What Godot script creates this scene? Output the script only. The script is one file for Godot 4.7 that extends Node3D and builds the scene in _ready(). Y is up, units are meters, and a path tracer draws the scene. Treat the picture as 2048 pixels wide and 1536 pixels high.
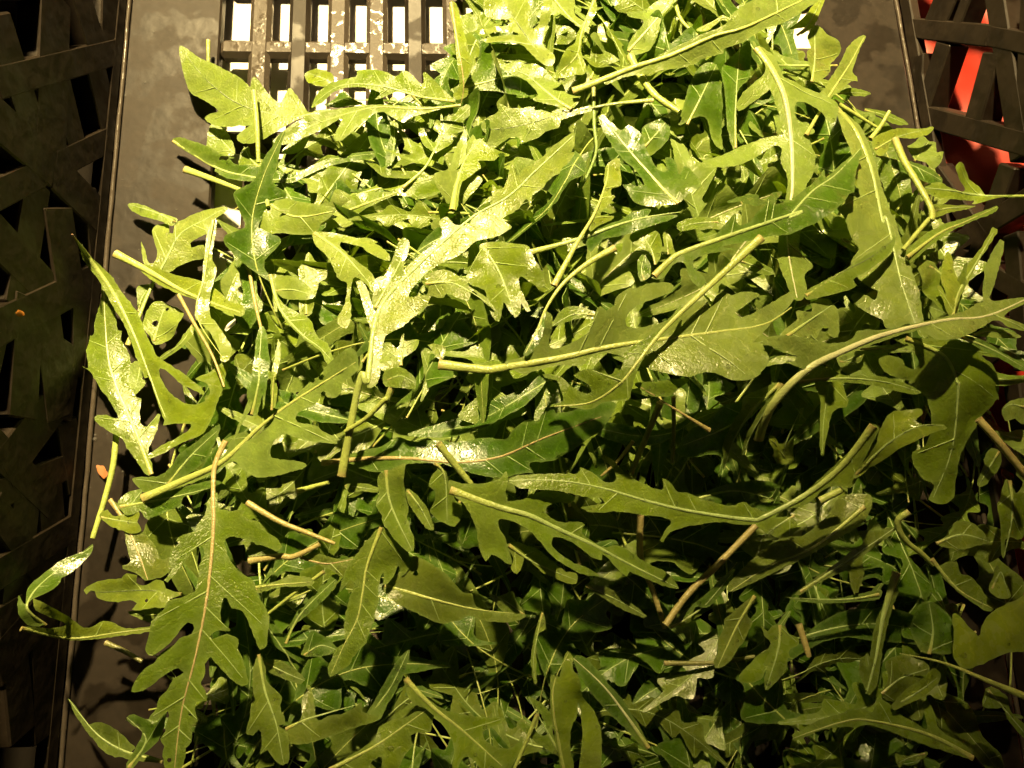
extends Node3D
# A black plastic produce crate heaped with washed wild-rocket leaves, seen from above under one warm lamp.
# Lengths in the tables are tenths of a millimetre; x runs across the crate, y up, -z to its far end.

const U := 0.0001
const LEAN := 0.07          # the side walls lean outward
const HALF := 0.18          # half the inner floor width
const FAR_Z := -0.372
const NEAR_Z := 0.192
const WALL_H := 0.135

var numbers := {}
var mats := {}
var noise := FastNoiseLite.new()
var rng := RandomNumberGenerator.new()
var bar_count := 0
var crate: Node3D

func _ready():
	rng.seed = 11
	noise.seed = 5
	noise.frequency = 1.0
	# ---- camera, surroundings, lamps
	var cam := Camera3D.new()
	cam.name = "camera"
	cam.transform = Transform3D(Basis(Vector3(0.997183, 0.066831, 0.034062), Vector3(0.017315, 0.236748, -0.971417), Vector3(-0.072985, 0.969270, 0.234924)), Vector3(-0.037761, 0.322494, 0.000000))
	cam.fov = 51.085
	cam.near = 0.01
	cam.far = 30.0
	add_child(cam)
	var env := Environment.new()
	env.background_mode = Environment.BG_COLOR
	env.background_color = Color(0.012, 0.010, 0.009)
	env.tonemap_mode = Environment.TONE_MAPPER_LINEAR
	env.tonemap_exposure = 1.0
	env.sdfgi_enabled = true
	env.ssao_enabled = true
	env.ssil_enabled = true
	var we := WorldEnvironment.new()
	we.name = "surroundings"
	we.environment = env
	add_child(we)
	_materials()
	_pendant_lamp(Vector3(-0.22, 1.21, -1.06), 13.6)
	_added_fill_lamp(Vector3(0.3, 2.3, 0.9), 0.022)
	# ---- what the crate stands on and beside
	_surroundings()
	_crate()
	# ---- the leaves traced one by one, deep ones first where they overlap
	_protos()
	_leaf("broad pale dark-ribbed leaf over the floor slots, tip nearest the bare left strip", "p", "d", 0.8, 0.1, -0.0046, 0.05, [-929,160,-1933,-1052,148,-1919,-1184,135,-1957,-1214,132,-1968,-1310,119,-2027,-1426,103,-2141,-1539,87,-2298],
		[-1539,-2300,-1501,-2279,-1454,-2237,-1373,-2186,-1270,-2115,-1215,-2067,-1216,-2072,-1199,-2111,-1162,-2067,-1129,-2023,-1097,-1993,-1079,-2013,-1057,-2072,-1029,-2043,-991,-1980,-963,-1937,-929,-1945,-874,-1950,-892,-1920,-953,-1914,-997,-1908,-1052,-1879,-1113,-1838,-1181,-1806,-1236,-1809,-1268,-1837,-1247,-1869,-1210,-1888,-1228,-1889,-1305,-1898,-1372,-1917,-1405,-1939,-1418,-1960,-1395,-1974,-1356,-1980,-1409,-2024,-1478,-2073,-1503,-2123,-1529,-2224], [])
	_leaf("pale two-fingered leaf whose blunt tips hang over the broad pale leaf on the slots", "p", "y", 0.9, 0.03, 0.0005, 0.17, [-327,314,-1875,-494,288,-1872,-677,242,-1907,-862,198,-1882,-972,181,-1844,-1095,181,-1781],
		[-327,-1879,-435,-1875,-585,-1903,-676,-1920,-768,-1925,-861,-1923,-959,-1903,-1042,-1847,-1104,-1785,-1088,-1772,-1041,-1774,-994,-1795,-922,-1825,-830,-1874,-815,-1865,-835,-1816,-844,-1769,-822,-1757,-792,-1771,-749,-1812,-688,-1870,-652,-1881,-615,-1851,-560,-1814,-530,-1838,-435,-1858], [])
	_leaf("blunt leaf tip showing under the pale two-fingered leaf", "p", "l", 0.5, -0.0, -0.0013, -0.11, [-970,125,-1844,-1023,125,-1809,-1075,130,-1765],
		[-1078,-1767,-1052,-1758,-1013,-1769,-978,-1807,-967,-1844,-1000,-1848,-1042,-1820], [])
	_leaf("wet toothed leaf arching across the pale floor slots, curved down at its left tip", "m", "l", 1.0, 0.0, -0.012, -0.03, [-356,234,-1945,-496,248,-1956,-648,235,-2011,-803,206,-2039,-891,182,-2009,-955,155,-1963],
		[-955,-1958,-929,-2016,-891,-2050,-834,-2068,-766,-2075,-755,-2112,-692,-2109,-630,-2077,-593,-2054,-557,-2076,-520,-2045,-483,-2007,-477,-2060,-440,-2033,-380,-1979,-347,-1945,-381,-1937,-447,-1946,-508,-1960,-556,-1978,-599,-1981,-648,-1964,-682,-1956,-660,-1982,-740,-2015,-803,-2023,-866,-2006,-898,-1980,-930,-1965], [])
	_leaf("small curled yellow-green leaf end standing on the floor slots", "y", "l", 0.4, 0.06, -0.0042, 0.5, [-870,163,-2078,-922,153,-2106,-980,143,-2137],
		[-988,-2131,-940,-2145,-888,-2127,-862,-2101,-870,-2069,-918,-2046,-956,-2064,-973,-2080], [])
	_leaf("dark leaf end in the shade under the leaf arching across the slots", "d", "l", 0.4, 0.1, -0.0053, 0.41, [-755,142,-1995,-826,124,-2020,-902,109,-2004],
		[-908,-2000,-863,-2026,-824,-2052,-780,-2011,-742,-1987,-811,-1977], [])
	_leaf("folded yellow leaf standing upright like a blade in front of the slots", "y", "b", 1.0, 0.04, -0.0028, -0.9, [-358,310,-2361,-334,338,-2143,-313,308,-1986,-326,258,-1914],
		[-367,-2364,-336,-2367,-319,-2292,-303,-2201,-292,-2135,-275,-2064,-288,-2026,-313,-1969,-295,-1970,-302,-1937,-347,-1930,-356,-1956,-331,-1976,-341,-2090,-351,-2225], [])
	_leaf("small toothed leaf on a curved pale stalk below the upright folded yellow leaf", "m", "l", 1.0, -0.03, -0.0008, -0.13, [-562,309,-1511,-478,297,-1601,-431,272,-1706,-376,254,-1811,-290,258,-1900],
		[-446,-1691,-478,-1727,-499,-1784,-508,-1845,-489,-1835,-461,-1764,-437,-1739,-413,-1795,-409,-1883,-395,-1839,-375,-1872,-367,-1857,-327,-1898,-295,-1914,-282,-1878,-316,-1839,-310,-1807,-335,-1791,-377,-1776,-359,-1750,-402,-1703,-431,-1682], [])
	_stalk("straight pale stalk crossing the broad pale leaf on the slots", "y", 1.5, 1.3, [-1190,178,-2021,-1163,203,-1836,-1156,185,-1687])
	_stalk("short pale stalk end rising behind the tip of the broad pale leaf", "y", 1.2, 1.02, [-1427,65,-2348,-1424,54,-2238])
	_leaf("leaf base in the gap below the straight pale stalk", "m", "l", 0.8, 0.1, 0.0024, 0.2, [-1180,86,-1721,-1222,71,-1771,-1253,57,-1834],
		[-1262,-1734,-1260,-1810,-1232,-1830,-1216,-1784,-1155,-1757,-1130,-1780,-1104,-1752,-1104,-1696,-1179,-1707], [])
	_leaf("glinting leaf piece lying on the floor strip left of the straight pale stalk", "p", "l", 0.7, -0.03, 0.0025, 0.22, [-1294,57,-1799,-1351,40,-1871,-1395,28,-1948],
		[-1411,-1813,-1410,-1915,-1396,-1962,-1341,-1927,-1297,-1842,-1293,-1791,-1354,-1791], [])
	_leaf("long dark leaf folded along its rib, tip just over the bare left floor strip", "d", "l", 1.0, -0.05, -0.0012, 0.35, [-1549,56,-1859,-1358,95,-1716,-1228,125,-1660,-1041,158,-1626,-864,163,-1710,-685,205,-1717],
		[-1552,-1856,-1516,-1867,-1469,-1846,-1400,-1813,-1324,-1761,-1268,-1741,-1338,-1742,-1305,-1756,-1266,-1713,-1195,-1702,-1090,-1668,-1017,-1649,-922,-1700,-832,-1728,-688,-1728,-685,-1701,-832,-1690,-922,-1662,-1016,-1612,-1101,-1612,-1194,-1627,-1289,-1649,-1355,-1693,-1353,-1712,-1468,-1789], [])
	_leaf("glossy pale leaf on a thick yellow stalk that starts at the left floor strip", "p", "y", 2.1, -0.02, -0.0129, 0.1, [-1472,116,-1694,-1334,147,-1627,-1127,206,-1516,-1119,210,-1507,-993,250,-1417,-835,280,-1424],
		[-1092,-1496,-1082,-1501,-1021,-1500,-977,-1477,-923,-1460,-841,-1443,-824,-1427,-852,-1398,-886,-1377,-910,-1344,-968,-1343,-1050,-1354,-1135,-1342,-1156,-1292,-1179,-1285,-1209,-1308,-1222,-1324,-1184,-1381,-1137,-1436], [])
	_stalk("stub of a pale stalk standing where the long folded dark leaf bends", "y", 1.5, 1.2, [-1135,184,-1608,-1098,236,-1466])
	_leaf("thin dark vertical leaf left of the small toothed leaf", "d", "l", 0.5, 0.02, -0.0149, 0.31, [-606,179,-1886,-605,199,-1768,-622,244,-1597],
		[-621,-1879,-591,-1873,-593,-1811,-601,-1751,-593,-1711,-611,-1657,-616,-1589,-628,-1596,-638,-1669,-634,-1747,-620,-1810], [])
	_leaf("mid-green leaf with a straight pale rib slanting down under the pale two-fingered leaf", "m", "l", 0.8, -0.07, 0.0, -0.02, [-921,184,-1482,-804,157,-1683,-740,147,-1791,-667,146,-1923],
		[-655,-1934,-698,-1840,-686,-1814,-728,-1750,-691,-1725,-744,-1660,-767,-1577,-796,-1581,-836,-1525,-824,-1505,-869,-1476,-938,-1472,-922,-1519,-902,-1628,-863,-1693,-829,-1750,-770,-1817,-716,-1873], [])
	_leaf("long leaf with a bright yellow rib running level below the small toothed leaf", "m", "y", 1.0, -0.04, -0.0127, -0.11, [-893,232,-1394,-811,245,-1432,-705,269,-1464,-588,293,-1499,-583,289,-1516,-438,308,-1556,-327,319,-1569],
		[-330,-1572,-438,-1566,-525,-1550,-595,-1508,-701,-1513,-789,-1501,-825,-1476,-824,-1478,-858,-1429,-870,-1376,-824,-1381,-765,-1417,-676,-1457,-588,-1485,-497,-1472,-416,-1497,-357,-1533], [])
	_leaf("bright yellow-green leaf with a stout curved stalk bending downward", "y", "y", 1.6, 0.09, -0.0064, -0.07, [-370,428,-1356,-351,378,-1488,-308,331,-1634,-238,319,-1723],
		[-317,-1618,-286,-1684,-253,-1723,-219,-1683,-192,-1674,-134,-1655,-182,-1638,-200,-1620,-265,-1609,-254,-1578,-302,-1527,-334,-1488,-353,-1360,-378,-1360,-360,-1492], [])
	_leaf("large lobed pale leaf with finger lobes at the top edge of the picture", "p", "d", 1.1, 0.1, 0.0004, 0.4, [30,373,-2026,-6,350,-2097,-70,308,-2247,-126,278,-2377,-155,268,-2443],
		[-220,-2381,-174,-2455,-25,-2405,-33,-2284,-31,-2230,0,-2234,30,-2348,63,-2357,52,-2261,21,-2182,18,-2138,60,-2063,42,-2018,1,-2036,-43,-2097,-82,-2149,-214,-2185,-216,-2211,-85,-2201,-102,-2228,-236,-2241,-239,-2262,-125,-2266,-117,-2297,-160,-2305,-210,-2316], [])
	_leaf("narrow pale lobe under the large lobed leaf at the top edge", "p", "l", 0.4, -0.06, 0.007, 0.3, [21,310,-2082,-61,281,-2118,-160,251,-2144],
		[-166,-2144,-120,-2151,-25,-2128,28,-2084,-27,-2084,-110,-2109,-146,-2124], [])
	_leaf("deep green lobed leaf beside the foot of the upright folded yellow leaf", "d", "l", 1.1, 0.03, -0.0009, -0.11, [-314,232,-2010,-216,250,-2027,-112,274,-2039,2,321,-1953],
		[-320,-2010,-301,-2059,-262,-2120,-242,-2196,-272,-2269,-262,-2281,-205,-2211,-155,-2216,-75,-2202,-50,-2177,-70,-2169,-126,-2165,-170,-2135,-183,-2109,-134,-2101,-105,-2069,-43,-1994,-5,-1927,-81,-1935,-156,-1978,-247,-1990,-290,-2000], [])
	_leaf("wet pale leaf lying just left of where the big top stalk is cut", "p", "l", 1.1, -0.08, 0.0043, -0.08, [106,429,-1787,59,409,-1836,6,382,-1906,-59,347,-1996,-150,311,-2061],
		[-158,-2061,-102,-2070,-56,-2051,-9,-2038,35,-1991,68,-1953,87,-1934,97,-1892,130,-1864,152,-1853,138,-1827,106,-1787,83,-1782,57,-1807,23,-1817,-22,-1831,-44,-1843,-19,-1871,-39,-1929,-71,-1976,-117,-2015], [])
	_leaf("pale leaf turned underside up, its dark-edged rib and stalk running level", "p", "d", 1.3, 0.05, 0.006, -0.13, [426,470,-1806,262,444,-1802,107,423,-1778,33,404,-1770,-110,361,-1752,-242,324,-1756],
		[-246,-1762,-237,-1794,-177,-1823,-177,-1854,-142,-1835,-91,-1826,-45,-1830,6,-1804,45,-1785,107,-1788,182,-1801,181,-1777,112,-1762,66,-1746,54,-1717,3,-1713,-20,-1693,-83,-1684,-111,-1712,-152,-1706,-210,-1677,-233,-1693,-221,-1729], [])
	_leaf("big smooth leaf with a thick pale stalk slanting up right to the top edge", "p", "y", 2.0, -0.12, -0.0128, -0.2, [113,441,-1860,204,472,-1880,347,499,-1929,487,532,-1962,657,566,-2025,781,587,-2053,985,556,-2175,1135,530,-2268],
		[227,-1880,375,-1933,489,-1984,603,-2032,700,-2064,733,-2108,833,-2190,938,-2269,1126,-2290,1119,-2224,1068,-2183,970,-2110,867,-2060,772,-1999,699,-1981,699,-1966,626,-1953,580,-1929,517,-1915,432,-1905,319,-1893,238,-1865], [])
	_leaf("yellowish leaf narrowing up into a stalk at the top edge, between two lobed leaves", "y", "y", 1.1, 0.07, 0.007, 0.41, [238,389,-2330,172,401,-2158,141,419,-2036,63,418,-1952],
		[224,-2318,242,-2305,238,-2257,203,-2192,168,-2118,162,-2040,177,-1987,167,-1951,132,-1945,73,-1931,35,-1937,51,-1957,95,-2048,136,-2097,159,-2167,212,-2262], [])
	_leaf("short drooping leaf crossed by the thick stalk of the big smooth leaf at the top", "m", "l", 0.6, -0.1, 0.0046, -0.1, [196,397,-1945,239,386,-2027,312,390,-2045],
		[160,-1936,196,-2023,206,-2085,230,-2099,278,-2079,321,-2040,275,-2021,250,-2001,221,-1949], [])
	_leaf("whitish-ribbed pale leaf with one side lobe, just above the big smooth top leaf", "p", "w", 0.9, 0.08, 0.0074, 0.05, [362,382,-2086,453,379,-2194,574,387,-2339],
		[359,-2093,382,-2150,437,-2229,370,-2246,365,-2264,435,-2287,525,-2346,593,-2345,518,-2254,495,-2168,449,-2096,375,-2069], [])
	_leaf("pale leaf slanting behind the yellowish stalked leaf at the top edge", "p", "l", 0.9, -0.02, -0.0007, -0.18, [71,280,-2431,149,311,-2291,216,334,-2214,277,352,-2152],
		[47,-2440,166,-2427,165,-2334,192,-2288,249,-2240,286,-2253,303,-2241,281,-2197,321,-2159,266,-2156,204,-2212,148,-2277,86,-2351], [])
	_leaf("mid-green leaf lying in the shade between the lobed and the yellowish top leaves", "m", "l", 0.6, 0.01, -0.0053, -0.12, [31,268,-2207,94,278,-2237,168,291,-2249],
		[31,-2201,60,-2284,109,-2282,171,-2249,148,-2204,80,-2191], [])
	_stalk("thick yellow stalk slanting down right under the big smooth leaf, cut end showing", "y", 2.2, 2.0, [355,436,-2026,382,449,-1937,433,471,-1825,517,492,-1738])
	_stalk("thin yellow stalk curving down to meet the big smooth leaf at the top", "y", 1.2, 1.02, [584,364,-2343,599,381,-2237,651,407,-2145])
	_leaf("thin yellow leaf edge bent over the big smooth leaf", "y", "y", 0.9, 0.02, -0.0044, -0.01, [771,527,-2096,728,513,-2150,620,499,-2100],
		[614,-2102,687,-2140,729,-2161,775,-2099,754,-2095,721,-2138,660,-2096], [])
	_stalk("thin dark vertical stalk below the thick cut stalk of the big smooth leaf", "m", 1.1, 0.7, [204,407,-1898,192,432,-1718,188,461,-1594,157,479,-1503,110,500,-1407])
	_leaf("smooth dark green leaf with three lobes, its blunt tip pointing up left", "d", "w", 1.1, 0.06, -0.0143, 0.33, [439,627,-1284,394,595,-1361,313,526,-1532,256,488,-1653,209,472,-1729],
		[200,-1725,218,-1737,247,-1698,287,-1651,310,-1669,353,-1619,363,-1567,377,-1514,399,-1448,425,-1448,435,-1521,457,-1521,472,-1481,467,-1428,496,-1470,513,-1457,520,-1402,522,-1348,470,-1313,439,-1284,398,-1286,357,-1280,286,-1302,261,-1352,258,-1370,312,-1368,328,-1372,311,-1437,272,-1513,250,-1558,225,-1632], [])
	_leaf("longest leaf of the heap, pale and sharply toothed, running diagonally through its middle", "p", "l", 2.0, -0.04, 0.0035, 0.09, [-761,465,-357,-724,526,-527,-685,581,-681,-665,581,-662,-647,534,-873,-609,509,-978,-521,508,-1077,-307,504,-1283,-161,499,-1377,-44,481,-1501,98,473,-1642],
		[100,-1657,102,-1604,89,-1578,111,-1578,134,-1569,103,-1533,96,-1508,61,-1495,21,-1476,-14,-1445,-26,-1419,-61,-1399,-73,-1374,-83,-1330,-93,-1369,-127,-1325,-186,-1283,-155,-1247,-191,-1218,-234,-1200,-288,-1189,-309,-1166,-352,-1132,-400,-1110,-458,-1076,-490,-1043,-516,-1010,-526,-976,-449,-978,-366,-959,-325,-935,-305,-913,-346,-923,-418,-941,-475,-931,-521,-885,-566,-850,-601,-832,-615,-798,-622,-688,-636,-646,-665,-636,-662,-716,-660,-799,-659,-849,-677,-910,-694,-972,-716,-1044,-700,-1050,-675,-1014,-659,-963,-638,-918,-609,-966,-573,-1011,-552,-1055,-547,-1087,-526,-1109,-478,-1155,-415,-1206,-409,-1245,-419,-1278,-392,-1296,-361,-1264,-318,-1259,-285,-1306,-258,-1310,-230,-1336,-229,-1376,-331,-1260,-298,-1298,-260,-1339,-227,-1357,-220,-1423,-204,-1404,-184,-1405,-164,-1442,-145,-1507,-124,-1464,-101,-1496,-66,-1517,-14,-1562,16,-1594], [])
	_leaf("lobed pale leaf with a thick white rib bending down from the big smooth top leaf", "p", "w", 2.0, 0.06, -0.0052, -0.19, [824,562,-1975,873,571,-1872,908,575,-1742,909,580,-1571,875,616,-1371,852,625,-1279,815,642,-1131,823,648,-916],
		[820,-1969,849,-1985,893,-1953,903,-1904,918,-1844,936,-1836,1016,-1795,1083,-1754,1115,-1709,1081,-1641,1045,-1689,994,-1726,958,-1736,938,-1695,945,-1651,959,-1577,978,-1566,981,-1533,986,-1493,962,-1412,929,-1364,904,-1284,863,-1106,883,-1085,919,-1053,871,-1005,869,-944,837,-908,808,-913,797,-942,783,-998,772,-1032,773,-1082,799,-1192,849,-1341,861,-1405,854,-1452,856,-1492,869,-1533,846,-1554,803,-1529,753,-1496,693,-1470,635,-1456,558,-1455,555,-1473,609,-1502,645,-1517,737,-1565,824,-1595,883,-1601,880,-1649,869,-1732,853,-1790,840,-1778,787,-1743,732,-1710,721,-1729,751,-1782,795,-1819,841,-1862,844,-1914], [])
	_leaf("large dark green leaf with a looped lobe sweeping up right, right of the centre", "d", "l", 1.5, 0.07, 0.0068, 0.12, [296,743,-963,352,736,-1017,405,736,-1051,588,739,-1116,851,694,-1219,807,706,-1196,921,659,-1314,1041,616,-1404,1179,562,-1539],
		[1182,-1540,1119,-1491,1062,-1443,999,-1386,1001,-1427,968,-1389,928,-1349,857,-1293,808,-1262,745,-1235,798,-1297,757,-1287,712,-1239,731,-1261,714,-1235,676,-1215,621,-1221,651,-1243,689,-1238,685,-1254,629,-1249,571,-1217,834,-1267,754,-1255,677,-1196,648,-1163,603,-1149,596,-1186,561,-1156,533,-1121,505,-1090,473,-1080,405,-1050,352,-1017,302,-973,288,-957,324,-953,365,-1004,394,-1016,410,-992,417,-950,446,-914,462,-928,470,-950,437,-991,436,-1019,478,-1040,529,-1049,580,-1059,659,-1063,739,-1066,546,-1066,626,-1088,727,-1116,797,-1129,877,-1163,940,-1198,1010,-1251,1062,-1309,1080,-1314,1106,-1384,1166,-1495,1185,-1519], [])
	_leaf("very long wet pale leaf with many glints, running down the right part of the heap", "p", "l", 1.6, -0.01, -0.0023, 0.28, [1159,474,-1774,1230,467,-1672,1249,498,-1495,1222,568,-1247,1241,565,-1250,1229,610,-1001,1236,645,-824,1255,654,-762],
		[1157,-1772,1189,-1757,1232,-1718,1258,-1681,1270,-1608,1278,-1538,1273,-1453,1268,-1360,1264,-1259,1276,-1277,1270,-1182,1274,-1069,1276,-978,1273,-907,1264,-832,1269,-766,1242,-767,1228,-817,1175,-806,1133,-806,1130,-835,1096,-865,1062,-896,1043,-931,1061,-948,1102,-935,1121,-916,1138,-952,1111,-976,1082,-1012,1069,-1073,1107,-1122,1082,-1168,1062,-1236,1040,-1285,1078,-1339,1053,-1283,1105,-1335,1145,-1331,1154,-1413,1158,-1492,1174,-1562,1171,-1632,1165,-1711], [])
	_leaf("slim leaf with a dark-lined stalk whose tip points at the bare right floor strip", "p", "y", 1.1, 0.01, -0.0001, 0.07, [971,574,-1591,1109,530,-1792,1225,494,-1950,1327,464,-2106],
		[1334,-2111,1297,-2046,1252,-1959,1237,-1920,1251,-1899,1251,-1880,1220,-1874,1180,-1834,1135,-1801,1090,-1762,1065,-1795,1097,-1826,1125,-1873,1178,-1944,1237,-2040,1304,-2107], [])
	_leaf("glinting leaf left of the slim leaf that points at the right floor strip", "p", "l", 0.8, -0.12, -0.0055, -0.05, [1079,467,-1894,1115,447,-2015,1143,428,-2169],
		[1131,-2175,1159,-2186,1192,-2145,1237,-2122,1252,-2080,1195,-2012,1189,-1982,1152,-1933,1092,-1894,1082,-1976,1078,-2036,1105,-2067,1102,-2120], [])
	_leaf("little pointed leaf by the right end of the big smooth leaf at the top", "y", "l", 0.7, 0.01, -0.0059, -0.13, [1043,470,-2107,1108,453,-2176,1187,433,-2307],
		[1201,-2315,1163,-2229,1122,-2159,1057,-2110,1084,-2154,1019,-2148,1058,-2181,1105,-2225,1155,-2290], [])
	_leaf("sharp bright leaf tip reaching over the floor edge toward the right lattice wall", "y", "l", 0.6, 0.08, 0.0044, 0.1, [1277,501,-1575,1405,473,-1650,1569,437,-1707],
		[1270,-1607,1310,-1645,1384,-1679,1447,-1694,1503,-1696,1575,-1713,1539,-1673,1470,-1644,1403,-1642,1355,-1610,1324,-1565,1284,-1544], [])
	_leaf("small toothed pale leaf end against the foot of the right lattice wall", "p", "l", 0.5, 0.12, -0.0146, 0.32, [1488,413,-1575,1540,392,-1633,1593,372,-1691],
		[1478,-1647,1516,-1673,1561,-1707,1589,-1682,1616,-1679,1596,-1617,1626,-1626,1598,-1579,1564,-1539,1533,-1566,1497,-1583,1481,-1602], [])
	_stalk("stout pale stalk bent at a sharp elbow near the right lattice wall", "y", 1.9, 1.2, [1370,494,-1624,1371,528,-1510,1391,561,-1388,1406,586,-1286,1391,602,-1231,1378,597,-1229,1249,623,-1103])
	_leaf("forked leaf lying against the right lattice wall in front of the red sheet", "y", "l", 1.5, 0.07, 0.0036, 0.12, [1794,606,-1323,1750,397,-1432,1602,438,-1433,1500,430,-1448],
		[1795,-1335,1773,-1389,1764,-1422,1756,-1464,1714,-1504,1678,-1551,1651,-1554,1630,-1528,1647,-1495,1687,-1461,1668,-1441,1597,-1445,1564,-1464,1512,-1462,1493,-1443,1513,-1422,1555,-1402,1633,-1399,1717,-1410,1702,-1391,1743,-1385,1761,-1378,1775,-1352,1791,-1310], [])
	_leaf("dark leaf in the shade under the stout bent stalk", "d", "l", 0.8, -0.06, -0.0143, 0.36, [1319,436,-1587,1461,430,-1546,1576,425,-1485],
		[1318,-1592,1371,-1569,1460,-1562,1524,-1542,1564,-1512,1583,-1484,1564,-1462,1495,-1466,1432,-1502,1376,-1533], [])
	_leaf("narrow pointed leaf tip reaching right from the elbow of the stout bent stalk", "y", "l", 0.7, -0.07, -0.0034, 0.37, [1434,549,-1292,1535,523,-1316,1646,495,-1336],
		[1433,-1312,1534,-1327,1649,-1337,1559,-1306,1514,-1293,1439,-1265], [])
	_leaf("narrow folded leaf pointing up right across the dark right wall", "m", "y", 1.0, -0.02, -0.0122, -0.5, [1255,632,-1071,1428,586,-1187,1562,546,-1250,1737,490,-1335],
		[1260,-1098,1334,-1160,1444,-1223,1570,-1269,1692,-1322,1740,-1342,1730,-1316,1603,-1259,1483,-1202,1428,-1166,1366,-1124,1269,-1056], [])
	_leaf("blunt leaf tip on the right floor strip just below the slim pointing leaf", "m", "l", 0.5, 0.06, -0.0035, 0.42, [1196,441,-1859,1280,425,-1874,1348,413,-1879],
		[1203,-1865,1244,-1888,1313,-1892,1350,-1879,1316,-1863,1241,-1855], [])
	_leaf("leaf tip flat on the right floor strip beside the sharp bright tip", "m", "l", 0.5, -0.01, -0.0095, 0.33, [1325,393,-1817,1416,381,-1799,1514,371,-1764],
		[1324,-1823,1409,-1818,1478,-1793,1515,-1764,1442,-1764,1400,-1788], [])
	_stalk("short cut stalk standing up beside the sharp bright leaf tip", "y", 1.3, 1.1, [1289,461,-1643,1342,459,-1703,1384,465,-1766])
	_stalk("straight stalk lying beside the top of the long wet pale leaf", "y", 1.3, 0.8, [1155,473,-1804,1234,461,-1760,1342,446,-1698])
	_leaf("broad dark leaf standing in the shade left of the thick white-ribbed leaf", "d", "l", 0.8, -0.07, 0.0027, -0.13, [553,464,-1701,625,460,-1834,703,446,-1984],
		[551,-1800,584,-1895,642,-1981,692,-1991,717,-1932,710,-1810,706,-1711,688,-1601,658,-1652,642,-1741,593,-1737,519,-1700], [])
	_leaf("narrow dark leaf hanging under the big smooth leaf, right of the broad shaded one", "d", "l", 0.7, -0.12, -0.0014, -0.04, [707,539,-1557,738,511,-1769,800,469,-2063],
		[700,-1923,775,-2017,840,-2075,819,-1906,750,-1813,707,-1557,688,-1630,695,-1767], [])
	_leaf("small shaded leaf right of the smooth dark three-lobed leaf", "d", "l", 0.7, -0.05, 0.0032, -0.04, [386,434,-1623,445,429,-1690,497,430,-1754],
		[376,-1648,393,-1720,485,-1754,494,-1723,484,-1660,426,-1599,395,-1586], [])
	_leaf("pointed leaf tip on the left floor strip above a jagged pale leaf", "m", "l", 0.6, -0.09, 0.002, 0.07, [-1504,86,-1470,-1603,67,-1526,-1705,59,-1562],
		[-1713,-1562,-1691,-1569,-1635,-1553,-1597,-1532,-1564,-1516,-1519,-1498,-1498,-1483,-1517,-1453,-1572,-1480,-1642,-1505,-1693,-1534], [])
	_leaf("jagged pale leaf beside the left floor strip, its stalk running down left under two stalks", "p", "l", 1.4, -0.08, -0.0075, -0.15, [-1645,114,-937,-1586,92,-1169,-1532,91,-1301,-1480,95,-1414,-1379,113,-1470,-1293,125,-1518],
		[-1601,-1426,-1603,-1458,-1574,-1476,-1538,-1467,-1528,-1422,-1510,-1420,-1508,-1466,-1472,-1484,-1417,-1506,-1293,-1522,-1302,-1493,-1338,-1470,-1357,-1413,-1410,-1390,-1441,-1375,-1435,-1357,-1382,-1362,-1379,-1314,-1429,-1303,-1478,-1281,-1515,-1253,-1556,-1219,-1597,-1226,-1622,-1310,-1643,-1392,-1623,-1356,-1593,-1287,-1571,-1302,-1570,-1334,-1586,-1386], [])
	_leaf("yellow leaf with a very long stalk whose brown tip leans on the left wall", "y", "t", 1.7, -0.0, -0.0012, 0.38, [-1776,362,-1294,-1776,225,-1262,-1703,165,-1149,-1614,164,-986,-1551,172,-848,-1486,189,-700,-1450,202,-627],
		[-1773,-1291,-1771,-1267,-1725,-1224,-1701,-1199,-1659,-1133,-1591,-1047,-1558,-969,-1518,-903,-1498,-867,-1444,-828,-1373,-779,-1307,-718,-1299,-699,-1334,-719,-1393,-750,-1447,-798,-1483,-818,-1486,-796,-1466,-754,-1435,-718,-1386,-681,-1351,-670,-1304,-683,-1284,-717,-1299,-747,-1339,-766,-1287,-794,-1213,-849,-1226,-792,-1239,-722,-1255,-681,-1274,-625,-1313,-560,-1390,-526,-1442,-490,-1490,-467,-1493,-483,-1440,-526,-1363,-573,-1353,-597,-1409,-601,-1457,-597,-1454,-616,-1483,-680,-1534,-798,-1542,-781,-1575,-846,-1633,-984,-1695,-1086,-1743,-1175,-1792,-1251,-1781,-1284], [])
	_leaf("upright green leaf with a pale rib resting against the foot of the left lattice wall", "m", "w", 1.1, -0.09, -0.0131, -0.11, [-1495,179,-418,-1572,151,-578,-1668,121,-760,-1719,102,-888,-1752,82,-1045,-1761,105,-1187],
		[-1765,-1200,-1743,-1168,-1722,-1141,-1711,-1065,-1699,-1010,-1684,-1004,-1683,-966,-1666,-942,-1645,-904,-1630,-841,-1617,-735,-1616,-758,-1596,-728,-1579,-722,-1579,-685,-1563,-619,-1541,-608,-1530,-632,-1511,-665,-1504,-597,-1512,-549,-1520,-509,-1496,-451,-1495,-415,-1520,-423,-1559,-476,-1599,-522,-1620,-557,-1669,-588,-1714,-619,-1730,-644,-1700,-654,-1652,-639,-1639,-631,-1655,-659,-1697,-723,-1730,-760,-1767,-815,-1758,-793,-1781,-836,-1835,-871,-1795,-850,-1798,-879,-1825,-948,-1839,-986,-1820,-998,-1796,-995,-1796,-1052,-1780,-1097,-1769,-1161], [])
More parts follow.
